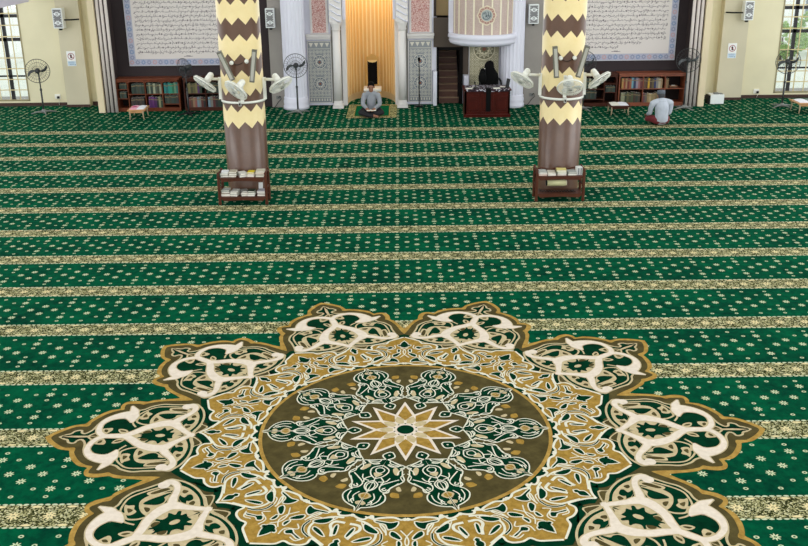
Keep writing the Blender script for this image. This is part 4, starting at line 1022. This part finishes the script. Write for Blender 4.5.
MB().box(-.2,-.162,.02,.28,0,.21).build('side_panel', M_dark, t)
MB().box(-.06,.06,.05,.15,.236,.275).box(.08,.16,.05,.2,.236,.25).build('lid_fitting', M_fanl, t)

# ------------------------------------------------------------------ things in front of the wall
t = thing('microphone_stand', 'thin black microphone stand before the right tile panel', 'microphone stand', (.46, 23.40, 0))
MB().lathe([(.11,0),(.11,.012),(.02,.03)], n=24).build('base', M_dark, t)
MB().cyl((0,0,.02), (0,0,.75), .014).cyl((0,0,.75), (0,0,1.12), .010).build('pole', M_dark, t)
MB().ell((0,-.01,1.17), (.035,.035,.05)).build('microphone', M_black, t)
MB().tube([(0,-.015,1.13),(.02,-.03,.8),(.0,-.025,.4),(.05,-.08,.02)], .005, 6).build('cable', M_dark, t)

t = thing('desk', 'dark mahogany desk under the pulpit balcony', 'desk', (2.03, 21.95, 0))
D_ = .62
MB().box(-.53,.53,.02,.05,.06,.62).box(-.53,-.49,.02,D_,.0,.62).box(.49,.53,.02,D_,.0,.62).build('body', M_desk, t)
MB().box(-.56,.56,-.01,D_+.03,.62,.655).build('worktop', M_desk, t, bevel=.008)
MB().box(-.55,.55,.0,.03,0,.07).build('plinth', M_desk, t)
for k in range(3):
    x = -.34+.34*k
    MB().box(-.14,.14,0,.012,0,.42).box(-.10,.10,-.012,0,.05,.37).build('carved_panel', M_desk, t, (x, .008, .13), bevel=.008)
def runner_mat():
    k = NT('speckled_cloth', .9); vec = k.obj(); v = k.n('ShaderNodeSeparateColor'); k.put(v.inputs[0], k.vor(vec, 38).outputs['Color'])
    return k.out(k.ramp(v.outputs[0], [(0, lin((36,26,34))), (.55, lin((70,48,60))), (.80, lin((190,188,200)))], 'CONSTANT'))
tag(MB().box(-.5,.5,-.012,D_,0,.004).box(-.5,.5,-.0165,-.0115,-.05,.004).build('desk_cloth', runner_mat(), None, (2.03, 21.95, .6555)), 'dark cloth with white flecks laid over the mahogany desk top', 'tablecloth')
for x, y, r, w, lab in ((1.60,22.05,.3,.15,'white paper at the left end of the mahogany desk'), (1.75,22.22,-.2,.12,'white paper lying behind the gooseneck microphone on the desk'), (2.25,22.05,.1,.16,'white paper right of the hanging black cloth on the desk'), (2.42,22.25,-.4,.13,'white paper near the tilted black tablet on the desk')):
    tag(MB().box(-w/2,w/2,-.05,.05,0,.012).build('paper_sheet', M_page, None, (x, y, .6605)), lab, 'paper', 'papers on the desk')
    bpy.context.view_layer.update(); COL.objects[-1].rotation_euler.z = r
t = thing('gooseneck_microphone', 'small black gooseneck microphone at the left of the desk', 'microphone', (1.76, 22.08, .6605))
MB().box(-.05,.05,-.04,.04,0,.03).build('base', M_dark, t, bevel=.006)
MB().tube([(0,0,.03),(.0,-.01,.08),(-.02,-.02,.12)], .007, 8).ell((-.025,-.022,.14), (.018,.018,.025)).build('neck', M_dark, t)
t = thing('tablet', 'thin black tablet leaning upright at the right end of the desk', 'tablet', (2.50, 22.1, .6605), .3)
M = Matrix.Rotation(.25, 3, 'Y') @ Matrix.Rotation(-.2, 3, 'X')
MB().box(-.045,.045,-.006,.006,0,.22,0,M).build('body', M_dark, t, bevel=.003)
MB().prism([(-.03,0),(.03,0),(0,.10)], .03, .05).build('stand', M_dark, t)
m = MB()
for k in range(5):
    z = [.004, .006, -.02, -.25, -.46]
    pass
tag(MB().add([(a, b, c) for b, c in ((.2,.006),(-.017,.006),(-.024,-.06),(-.026,-.30),(-.022,-.52)) for a in (-.055,.055)]+[(a, b+.004, c+.003) for b, c in ((.2,.006),(-.017,.006),(-.024,-.06),(-.026,-.30),(-.022,-.52)) for a in (-.055,.055)],
    [f for i in range(4) for f in ((2*i,2*i+1,2*i+3,2*i+2),(10+2*i,10+2*i+2,10+2*i+3,10+2*i+1),(2*i,2*i+2,12+2*i,10+2*i),(2*i+1,11+2*i,13+2*i,2*i+3))]).build('hanging_cloth', M_black, None, (2.05, 21.95, .6605)), 'narrow black cloth hanging over the front of the mahogany desk', 'cloth')

# black chair behind the desk, covered with a dark cloth
t = thing('office_chair', 'tall black chair draped in black cloth behind the desk', 'chair', (2.17, 22.86, 0))
b = MB()
for k in range(5): q = 2*pi*k/5+.3; b.tube([(0,0,.09),(.24*cos(q),.24*sin(q),.05)], [.025,.015], 8).ell((.25*cos(q),.25*sin(q),.025), (.02,.02,.025))
b.build('base', M_dark, t); MB().cyl((0,0,.08), (0,0,.40), .025).build('gas_lift', M_dark, t)
MB().box(-.23,.23,-.24,.20,.40,.48).build('seat', M_black, t, bevel=.03)
vs = []; m = MB(); prof = [(.48,.235,.05),(.60,.235,.05),(.74,.225,.045),(.85,.195,.045),(.93,.15,.045),(1.0,.12,.055),(1.08,.11,.06),(1.135,.08,.05),(1.16,.03,.02)]
n = 18
for z, w, d in prof:
    for k in range(n):
        q = 2*pi*k/n; c, s_ = cos(q), sin(q)
        x = w*math.copysign(abs(c)**.6, c); y = d*math.copysign(abs(s_)**.8, s_)
        vs.append((x+.01*sin(z*17), .2+y+.05*(z-.5), z))
m.add(vs, [(i*n+k, i*n+(k+1) % n, (i+1)*n+(k+1) % n, (i+1)*n+k) for i in range(len(prof)-1) for k in range(n)], 0, True); m.add(vs[-n:], [tuple(range(n))])
m.build('backrest', M_black, t)
for s in (-1, 1):
    m = MB().tube([(s*.24,.16,.42),(s*.25,-.02,.46),(s*.26,-.10,.66),(s*.25,.0,.72),(s*.225,.15,.74)], .024, 8); m.build('armrest', M_dark, t)
MB().ell((-.19,.0,.78), (.10,.12,.16)).ell((-.17,.1,.9), (.075,.10,.10)).build('draped_cloth', M_black, t)
MB().ell((-.135,.02,1.0), (.014,.008,.014)).build('tag', M_page, t)

# gilt chair in the niche
t = thing('gilt_chair', 'tall narrow gilt chair with black back standing in the golden niche', 'chair', (-.72, 24.42, 0))
fr = MB(); fr.box(-.155,-.125,-.02,.03,0,1.08).box(.125,.155,-.02,.03,0,1.08).build('back_post', M_gold, t)
MB().box(-.125,.125,-.015,.02,.40,1.02).build('back_cushion', M_black, t, bevel=.01)
MB().prism([(-.155,1.02),(.155,1.02),(.165,1.10),(.10,1.12),(.05,1.16),(0,1.175),(-.05,1.16),(-.10,1.12),(-.165,1.10)], -.025, .03).build('crest_rail', M_gold, t, bevel=.008)
MB().prism([(-.12,1.0),(-.08,.975),(0,.96),(.08,.975),(.12,1.0),(.12,1.025),(-.12,1.025)], -.032, -.026).build('crest_swag', mat('pale_gilt', (240,206,140), .4), t)
MB().box(-.23,.23,-.42,.02,.27,.36).build('seat_cushion', mat('white_cushion', (240,236,230), .7), t, bevel=.03)
MB().box(-.22,.22,-.40,.0,.22,.27).build('seat_rail', M_gold, t)
for sx in (-1, 1):
    MB().cyl((sx*.2,-.38,0), (sx*.2,-.38,.22), .018, .025).build('leg', M_gold, t)
    MB().cyl((sx*.2,-.03,0), (sx*.2,-.03,.22), .018, .025).build('leg', M_gold, t)

# prayer rug
def rug():
    t = thing('prayer_rug', 'green prayer rug with beige patterned border under the man in the niche', 'rug', (-.70, 22.86, .0008))
    W, L = .60, .82
    MB().box(-W,W,-L,L,0,.008).build('border', rugm, t)
    MB().box(-W+.19,W-.19,-L+.17,L-.17,.0085,.010).build('field', pile('rug_green', (0,74,46), (8,104,64), 30), t)
    m = MB()
    for (a, b) in ((-W+.17,-W+.185),(W-.185,W-.17)): m.box(a,b,-L+.15,L-.15,.0085,.0105)
    for (a, b) in ((-L+.15,-L+.165),(L-.165,L-.15)): m.box(-W+.17,W-.17,a,b,.0085,.0105)
    m.build('inner_line', pile('rug_line', (150,120,64), (190,160,96)), t)
    m = MB()
    for sx in (-1, 1):
        for k in range(26): m.box(-W+.01+k*(2*W-.02)/26, -W+.03+k*(2*W-.02)/26, sx*L if sx > 0 else -L-.03, sx*L+.03 if sx > 0 else -L, .001, .005)
    m.build('fringe', M_mbeige, t)
k_ = NT('rug_border', .95, spec=.1); v_ = k_.n('ShaderNodeSeparateColor'); k_.put(v_.inputs[0], k_.vor(k_.obj(), 34).outputs['Color'])
rugm = k_.out(k_.ramp(v_.outputs[0], [(0, lin((70,76,44))), (.36, lin((178,172,124))), (.75, lin((132,120,72)))], 'CONSTANT'))
rug()

# ------------------------------------------------------------------ low reading tables with open books
def low_table(label, blabel, x, y, rz, w, d, h, wood, lc, rc, blob=None, extra=None):
    t = thing('reading_table', label, 'table', (x, y, 0), rz, 'low reading tables')
    MB().box(-w/2,w/2,-d/2,d/2,h-.03,h).build('tabletop', wood, t, bevel=.008)
    for yy in (-d/2+.03, d/2-.05): MB().box(-w/2+.04,w/2-.04,yy,yy+.02,h-.075,h-.031).build('apron', wood, t)
    for sx in (-1, 1):
        for sy in (-1, 1): MB().tube([(sx*(w/2-.05),sy*(d/2-.04),h-.031),(sx*(w/2-.06),sy*(d/2-.05),h*.5),(sx*(w/2-.045),sy*(d/2-.04),0)], [.02,.016,.014], 8).build('leg', mat('pale_leg', (176,158,128), .5), t)
    b = thing('open_book', blabel, 'book', (x, y, h+.0005), rz, 'open books on reading tables')
    for sx, c, nm in ((-1, lc, 'left_page'), (1, rc, 'right_page')):
        vs = []; bw = w*.40; bd = d*.72
        for i in range(7):
            s = i/6; zz = .012+.014*sin(pi*min(1, s*1.1))*(1-.4*s)
            for yy in (-bd/2, bd/2): vs.append((sx*bw*s, yy, zz))
        vs2 = [(a, b_, .0) for a, b_, c_ in vs]
        m = MB(); m.add(vs+vs2, [(2*i,2*i+1,2*i+3,2*i+2) for i in range(6)]+[(14+2*i,14+2*i+2,14+2*i+3,14+2*i+1) for i in range(6)]+[(2*i,2*i+2,16+2*i,14+2*i) for i in range(6)]+[(2*i+1,15+2*i,17+2*i,2*i+3) for i in range(6)]+[(12,13,27,26)])
        m.build(nm, c, b)
    if blob: MB().lathe([(0,.0),(w*.15,.0),(w*.15,.002),(0,.002)], n=24, ell=1.0, caps=False).build('page_picture', blob, b, (-w*.20, 0, .0275))
    return t
low_table('low tan reading table with a pink and white open book at left', 'open book with pink left page and white right page on the tan table', -6.28, 22.40, .06, .42, .60, .23, M_tan, mat('pink_page', (232,170,190), .7), mat('white_page', (236,236,244), .7), mat('magenta', (206,52,120), .6))
low_table('low dark reading table with white book in front of the right bookcases', 'white open book on the low table before the right bookcases', 5.18, 22.25, -.03, .50, .52, .22, M_woodd, M_page, mat('white_page', (236,236,244), .7))
low_table('low tan reading table below the right window at the picture edge', 'open book with one white and one grey page below the right window', 9.65, 22.22, .0, .62, .58, .25, M_tan, mat('white_page', (236,236,244), .7), mat('grey_green_page', (118,132,126), .7))

# ------------------------------------------------------------------ book racks at the feet of the patterned columns
def rack(label, cx, zu):
    t = thing('book_rack', label, 'rack', (cx, 14.92, 0), 0, 'book racks at the columns'); W = .385; D2 = .30
    for sx in (-1, 1):
        for yy in (0, D2): MB().lathe([(.018,0),(.03,.02),(.022,.06),(.026,.10),(.026,.40),(.02,.44),(.03,.47),(.018,.50),(.026,.53),(0,.56)], (sx*W,yy,0), 14, caps=False).build('post', M_rack, t)
        MB().tube([(sx*W,0,.50),(sx*W,D2*.3,.53),(sx*W,D2*.7,.53),(sx*W,D2,.50)], .014, 8).build('side_rail', M_rack, t); MB().tube([(sx*W,0,.26),(sx*W,D2,.26)], .012, 8).build('side_rail', M_rack, t)
    for z in (.13, zu): MB().box(-W+.01,W-.01,-.005,D2+.005,z-.02,z).build('shelf', M_rack, t)
    for z in (.13, zu): MB().prism([(-W+.02,z-.02),(-W+.06,z-.065),(0,z-.05),(W-.06,z-.065),(W-.02,z-.02)], -.004, .01).build('apron', M_rack, t)
    m = MB().tube([(-W,D2,.46),(-W*.7,D2,.50),(-W*.35,D2,.46),(0,D2,.50),(W*.35,D2,.46),(W*.7,D2,.50),(W,D2,.46)], .012, 8).box(-W,W,D2-.006,D2+.006,.40,.42)
    for k in range(9): m.cyl((-W+.08*k+.08,D2,.41), (-W+.08*k+.08,D2,.47), .007, n=8)
    m.build('back_rail', M_rack, t)
    return t
rack('dark wooden two tier rack full of books at the left patterned column', -2.61, .455)
rack('dark wooden two tier rack with empty lower shelf at the right patterned column', 2.60, .425)
def flat_book(label, x, y, z, w, d, h, rz, rgb, group, tilt=0, page=True):
    m = MB(); c = .004
    m.box(-w/2,w/2,-d/2,d/2,0,c,0).box(-w/2,w/2,-d/2,d/2,h-c,h,0).box(-w/2,-w/2+c,-d/2,d/2,0,h,0).box(-w/2+c,w/2-.004,-d/2+.004,d/2-.004,c,h-c,1)
    o = m.build('book', [cover(rgb), M_page], None, (x, y, z+.0008)); o.rotation_euler = (tilt, 0, rz)
    tag(o, label, 'book', group); return o
GL = 'books on the rack of the left column'; GRk = 'books on the rack of the right column'
W_ = (232,230,222)
Lx = -2.61
def stack(label, x, z, specs, group, y=15.06):
    zz = z
    for i, (nm, rgb, w, d, h, rz) in enumerate(specs):
        pos = ('lying on the shelf' if i == 0 else 'on top' if i == len(specs)-1 else '%s from the bottom' % ORD[i])
        if len(specs) == 1: lb = '%s book %s' % (nm, label)
        else: lb = '%s book, %s of stack at %s' % (nm, pos.replace('lying on the shelf','bottom').replace('on top','top'), label)
        flat_book(lb, x, y, zz, w, d, h, rz, rgb, group); zz += h+.0008
stack('left end of upper shelf, left rack', Lx-.295, .455, [('grey', (150,146,138), .13,.19,.03,.05), ('pale', (206,202,192), .13,.18,.03,-.05), ('bright white', (244,244,246), .12,.17,.02,.1)], GL)
stack('second along upper shelf, left rack', Lx-.165, .455, [('cream', (206,196,172), .13,.18,.03,-.1), ('grey beige', (170,160,142), .13,.19,.03,.08), ('beige', (196,186,164), .12,.17,.025,-.04)], GL)
stack('middle of upper shelf, left rack', Lx-.01, .455, [('pale grey', (206,204,200), .14,.19,.03,.35), ('white', W_, .13,.17,.03,.5)], GL)
stack('fourth along upper shelf, left rack', Lx+.135, .455, [('pale pink', (226,196,184), .12,.18,.035,0), ('cream', (222,212,190), .12,.17,.02,.1), ('bright yellow', (240,214,40), .11,.14,.02,-.05)], GL)
stack('right end of upper shelf, left rack', Lx+.29, .455, [('cream', (220,210,180), .15,.19,.025,0), ('grey', (150,150,140), .15,.19,.02,.03), ('peach', (222,170,130), .15,.19,.022,-.03), ('pale', (214,206,186), .145,.18,.025,.02)], GL)
stack('left end of lower shelf, left rack', Lx-.30, .13, [('tan', (170,128,88), .15,.20,.05,0), ('grey', (156,160,150), .13,.18,.03,.05), ('pale sage', (196,202,190), .12,.17,.02,-.05)], GL)
stack('second along lower shelf, left rack', Lx-.15, .13, [('pale', (214,214,206), .13,.19,.03,-.2), ('grey white', (196,198,192), .13,.18,.03,-.3), ('white', W_, .12,.17,.02,-.1)], GL)
stack('middle of lower shelf, left rack', Lx+.0, .13, [('cream', (210,206,196), .12,.18,.03,.3), ('pale pink', (214,196,184), .12,.18,.03,.2), ('grey', (160,158,150), .12,.16,.02,.4)], GL)
stack('fourth along lower shelf, left rack', Lx+.125, .13, [('white', W_, .12,.19,.03,0), ('pale sage', (196,200,180), .12,.18,.03,.1), ('dark green', (60,76,54), .11,.15,.02,-.1)], GL)
stack('right end of lower shelf, left rack', Lx+.295, .13, [('beige', (206,190,176), .14,.19,.028,0), ('rosy', (180,160,158), .14,.19,.022,.04), ('pale lilac', (208,204,212), .14,.18,.03,-.04)], GL)
o = flat_book('small white booklet standing at the right of the lower left rack', Lx+.27, 15.09, .185, .07, .10, .012, 0, (240,240,240), GL); o.rotation_euler = (radians(75), 0, 0); o.location = (Lx+.27, 15.12, .272)
Rx = 2.60
stack('left end of upper shelf, right rack', Rx-.28, .425, [('salmon', (214,150,130), .14,.20,.025,0), ('white', W_, .14,.19,.02,.04), ('pale grey', (196,198,194), .13,.18,.015,-.02)], GRk)
stack('second along upper shelf, right rack', Rx-.135, .425, [('white', W_, .14,.2,.028,.05), ('cream', (220,212,196), .13,.18,.02,-.05)], GRk)
stack('middle of upper shelf, right rack', Rx+.03, .425, [('rose beige', (206,180,168), .15,.2,.025,0), ('pale green', (196,206,186), .15,.19,.03,.03), ('pale yellow', (236,220,140), .16,.17,.03,-.06)], GRk)
stack('fourth along upper shelf, right rack', Rx+.2, .425, [('grey green', (150,156,146), .15,.2,.03,0), ('pale grey', (186,190,186), .14,.19,.02,.05)], GRk)
t = thing('tissue_box', 'grey and white patterned box standing at the right end of the right rack', 'box', (Rx+.318, 15.03, .4258), .1)
MB().box(-.045,.045,-.05,.06,0,.13).build('box', mat('pale_carton', (208,208,206), .6), t, bevel=.004)
for a in (-.025, .015): MB().box(a,a+.014,-.052,-.0505,.01,.12).build('stripe', mat('grey_print', (96,98,104), .6), t)
t = thing('rolled_mat', 'cream roll with dark ends hanging under the upper shelf of the right rack', 'roll', (Rx-.055, 14.98, .30))
MB().cyl((-.15,0,0), (.15,0,0), .052, n=24).build('roll', mat('cream_roll', (186,182,140), .7, noise=.05), t)
for sx in (-1, 1): MB().cyl((sx*.1505,0,0), (sx*.17,0,0), .045, n=20).build('end_cap', M_dark if sx < 0 else mat('pale_cap', (196,188,160), .5), t); 
for sx in (-1, 1): MB().tube([(sx*.1,0,.053),(sx*.1,0,.104)], .006, 6).build('hanger', M_dark, t)
m = MB()
tag(m.tube([(x*.01-.30, .06*sin(x*1.3), .008+.004*sin(x*2)) for x in range(0, 58)], .007, 6).build('cable', mat('brown_cable', (40,26,22), .6), None, (Rx+.0, 15.06, .1305)), 'loose dark cable lying on the empty lower shelf of the right rack', 'cable')

# ------------------------------------------------------------------ people
def organic(name, shapes, m, parent, voxel=.008, smooth=3):
    mb = MB()
    for s in shapes:
        if s[0] == 'e': mb.ell(s[1], s[2], 20, M=s[3] if len(s) > 3 else None)
        else:
            pts, rs = s[1], s[2]
            mb.tube(cat_rom([tuple(p) for p in pts], False, 5), [v[0] for v in cat_rom([(r,) for r in rs], False, 5)], 14)
            mb.ell(pts[0], (rs[0],)*3, 12); mb.ell(pts[-1], (rs[-1],)*3, 12)
    o = mb.build(name+'_source', m)
    r = o.modifiers.new('r', 'REMESH'); r.mode = 'VOXEL'; r.voxel_size = voxel; r.use_smooth_shade = True
    s = o.modifiers.new('s', 'SMOOTH'); s.iterations = smooth; s.factor = .5
    dg = bpy.context.evaluated_depsgraph_get(); dg.update()
    me = bpy.data.meshes.new_from_object(o.evaluated_get(dg)); me.name = name
    bpy.data.objects.remove(o)
    me.materials.clear(); me.materials.append(m)
    for p in me.polygons: p.use_smooth = True
    ob = bpy.data.objects.new(name, me); COL.objects.link(ob)
    if parent: ob.parent = parent
    return ob
V = Vector
def person(label, loc, rz, skin, shirt, legs, hair, face, hands, elbows, cap=None, sarong=False, lean=0, kn=.25, wd=1.0, hz=.685):
    t = thing('person', label, 'person', loc, rz)
    hip = .10; Zs = .53; hx = lean
    head = V((hx*1.2, -.06, hz))
    sh = []
    # legs folded in front (front is -y)
    knees = [V((s*kn, -.19, .10)) for s in (-1, 1)]; feet = [V((s*-.06, -.30+.05*s, .055)) for s in (-1, 1)]
    hips = [V((s*.10, .05, .11)) for s in (-1, 1)]
    legsh = []; skinl = []
    for i, s in enumerate((-1, 1)):
        legsh += [('t', [hips[i], (hips[i]+knees[i])/2+V((0,0,.02)), knees[i]], [.095,.085,.062]), ('t', [knees[i], (knees[i]+feet[i])/2+V((0,-.03,0)), feet[i]+V((-s*-.03,0,.0))], [.06,.055,.042])]
        skinl += [('t', [knees[i], feet[i]], [.04,.034]), ('t', [feet[i], feet[i]+V((-s*.10,-.02,-.015))], [.034,.022]), ('t', [hips[i], knees[i]], [.06,.045])]
    torso = [('t', [(0,.06,.165), (hx*.2,.065,.26), (hx*.6,.045,.40), (hx,.02,.49)], [.135*wd,.130*wd,.138*wd,.11*wd]), ('t', [(hx-.15*wd,.01,.50), (hx,.01,.525), (hx+.15*wd,.01,.50)], [.062*wd,.08,.062*wd]), ('e', (0,.06,.105), (.17,.12,.10))]
    torsos = [('t', [(0,.06,.12), (hx*.2,.065,.24), (hx*.6,.045,.40), (hx,.02,.49)], [.10,.10,.11,.09]), ('t', [(hx-.15,.01,.50), (hx+.15,.01,.50)], [.045,.045]), ('e', (0,.06,.10), (.13,.1,.08))]
    arms = []; armsk = []
    for i, s in enumerate((-1, 1)):
        a = V((hx+s*.185*wd,.015,.485)); e = V(elbows[i]); w = V(hands[i])
        arms += [('t', [a, (a+e)/2+V((s*.012,0,0)), e], [.066,.058,.050]), ('t', [e, e+(w-e)*.5, e+(w-e)*.88], [.050,.046,.040])]
        armsk += [('t', [a, e], [.042,.036]), ('t', [e, w], [.034,.022])]
        d = (w-e).normalized(); sd = d.cross(V((0,0,1))).normalized()
        pc = w+d*.045
        armsk += [('e', pc, (.036,.045,.017), d.to_track_quat('Y','Z').to_matrix())]
        for f, ln in ((-.027,.052),(-.009,.066),(.009,.062),(.026,.045)):
            b = w+d*.08+sd*f; armsk.append(('t', [b-d*.02, b+d*ln*.45+V((0,0,.003)), b+d*ln*.75+V((0,0,-.012)), b+d*ln*.9+V((0,0,-.026))], [.0092,.0088,.0082,.0075]))
        tb = w+d*.02-sd*s*.0; th = sd*(-1 if s < 0 else 1)*-1
        armsk.append(('t', [w+d*.02+th*.02, w+d*.045+th*.045, w+d*.075+th*.045+V((0,0,-.008))], [.012,.0105,.008]))
    fd = V(face).normalized(); sdv = fd.cross(V((0,0,1))).normalized()
    hm = fd.to_track_quat('-Y', 'Z').to_matrix()
    H_ = lambda x, y, z: head+hm @ V((x, y, z))
    headsh = [('e', H_(0,.01,.025), (.076,.092,.095), hm), ('e', H_(0,-.03,-.045), (.056,.058,.062), hm), ('e', H_(0,-.062,-.088), (.026,.022,.02), hm),
              ('t', [H_(0,-.085,.015), H_(0,-.107,-.022), H_(0,-.092,-.03)], [.009,.013,.011]), ('e', H_(0,-.086,-.058), (.024,.012,.007), hm), ('e', H_(0,-.085,-.07), (.02,.011,.007), hm),
              ('e', H_(.078,.01,-.01), (.012,.02,.032), hm), ('e', H_(-.078,.01,-.01), (.012,.02,.032), hm), ('e', H_(.034,-.078,.028), (.022,.014,.007), hm), ('e', H_(-.034,-.078,.028), (.022,.014,.007), hm),
              ('t', [(hx, .015, .50), H_(0,.03,-.06)], [.056,.050])]
    organic('body', torsos+skinl+armsk+headsh, skin, t, .0055, 2)
    organic('trousers' if not sarong else 'sarong', legsh+[('e', (0,.05,.10), (.175,.13,.095)), ('t', [(-.1,-.12,.08),(.1,-.12,.08)], [.07,.07])] if sarong else legsh+[('e', (0,.05,.10), (.165,.125,.09))], legs, t, .009, 4)
    organic('shirt', torso+arms+[('t', [(hx, .012, .535), (hx,.008,.56)], [.066,.062])], shirt, t, .008, 4)
    for s in (-1, 1): MB().ell(H_(s*.032,-.081,.012), (.013,.008,.008), 12).build('eye', mat('eye_dark', (28,22,20), .3), t)
    if hair: organic('hair', [('e', H_(0,.018,.045), (.084,.094,.088), hm), ('e', H_(0,.05,.01), (.08,.066,.085), hm)], hair, t, .007, 2)
    if cap:
        m = MB(); n = 28; vs = []
        for (k, z) in ((1.0,.035),(1.02,.06),(.98,.118),(.55,.128)):
            for i in range(n): q = 2*pi*i/n; vs.append(H_(.088*k*cos(q), .012+.102*k*sin(q), z))
        m.add(vs, [(j*n+i, j*n+(i+1) % n, (j+1)*n+(i+1) % n, (j+1)*n+i) for j in range(3) for i in range(n)], 0, True); m.add(vs[-n:], [tuple(range(n))]); m.add(vs[:n], [tuple(range(n-1,-1,-1))])
        m.build('cap', cap, t)
    return t
M_skin = mat('brown_skin', (150,104,80), .55)
p1 = person('person in grey shirt and dark trousers sitting cross-legged on the prayer rug', (-.70, 22.28, .011), 0, M_skin, mat('grey_shirt', (146,150,158), .8, noise=.08, nscale=14), mat('black_trousers', (28,28,32), .85),
       mat('black_hair', (9,8,8), .8, spec=.1), (0,-1,-.18), [(-.10,-.25,.215),(.08,-.27,.215)], [(-.20,-.03,.27),(.20,-.03,.27)], wd=.84)
tag(MB().box(-.11,.11,-.06,.06,0,.012).build('booklet', M_page, None, (-.69, 21.93, .196)), 'white booklet held in the lap of the person on the prayer rug', 'book')
p2 = person('person in pale grey shirt, cap and maroon sarong sitting with back turned', (5.83, 20.92, .002), pi+.12, M_skin, mat('pale_shirt', (180,186,198), .8, noise=.06, nscale=14), mat('maroon_sarong', (104,30,36), .85, noise=.2, nscale=20),
       mat('grey_hair', (56,56,60), .7), (-.1,-1,-.25), [(-.14,-.26,.17),(.20,-.26,.19)], [(-.215,-.03,.26),(.225,-.06,.26)], cap=mat('grey_cap', (92,98,108), .8), sarong=True, lean=.0, kn=.225, wd=1.12, hz=.635)
# ------------------------------------------------------------------ camera, light
cam = bpy.data.cameras.new('camera'); co = bpy.data.objects.new('camera', cam); COL.objects.link(co)
FPX, PIT, ROL, YAW, YC, HC = 941.6224, .33465, .010512, .0018062, 247.181, 4.414904
fw = Vector((sin(YAW)*cos(PIT), cos(YAW)*cos(PIT), -sin(PIT)))
rt = Vector((cos(YAW), -sin(YAW), 0)); dn = fw.cross(rt)
r2 = rt*cos(ROL)+dn*sin(ROL); d2 = -rt*sin(ROL)+dn*cos(ROL)
Mx = Matrix((r2, -d2, -fw)).transposed().to_4x4(); Mx.translation = (0, 0, HC)
co.matrix_world = Mx
cam.sensor_width = 36; cam.lens = 36*FPX/808; cam.shift_y = (YC-273)/808; cam.clip_end = 300
SC.camera = co

struct('ceiling', MB().box(-12.5, 12.5, -9, 25.4, 9.0, 9.2), mat('ceiling_white', (236,236,232), .8))
w = bpy.data.worlds.new('daylight'); SC.world = w; w.use_nodes = True
bg = w.node_tree.nodes['Background']; bg.inputs[0].default_value = (.95, .98, 1, 1); bg.inputs[1].default_value = 1.7
def area_light(name, loc, target, sx, sy, power, col=(1,1,1)):
    l = bpy.data.lights.new(name, 'AREA'); l.shape = 'RECTANGLE'; l.size = sx; l.size_y = sy; l.energy = power; l.color = col
    o = bpy.data.objects.new(name, l); COL.objects.link(o); o.location = loc
    o.rotation_euler = (Vector(target)-Vector(loc)).to_track_quat('-Z', 'Y').to_euler(); return o
area_light('ceiling_light', (0, 13, 8.9), (0, 13, 0), 14, 8, 200)
area_light('wall_fill_light', (0, -4, 7), (0, 20, 1), 16, 5, 700)  # added fill from behind the camera, brightens the back walls
area_light('side_window_daylight', (-12.5, 11, 3.2), (0, 14, 1.2), 8, 3.2, 350)
area_light('side_window_daylight', (12.5, 11, 3.2), (0, 14, 1.2), 8, 3.2, 350)
nl = area_light('niche_cove_light', (-.735, 24.1, 3.2), (-.735, 24.6, 0), .8, .5, 12, (1, .86, .66))
SC.view_settings.view_transform = 'Standard'; SC.view_settings.look = 'None'
SC.view_settings.exposure = 0; SC.view_settings.gamma = 1; SC.view_settings.use_curve_mapping = False
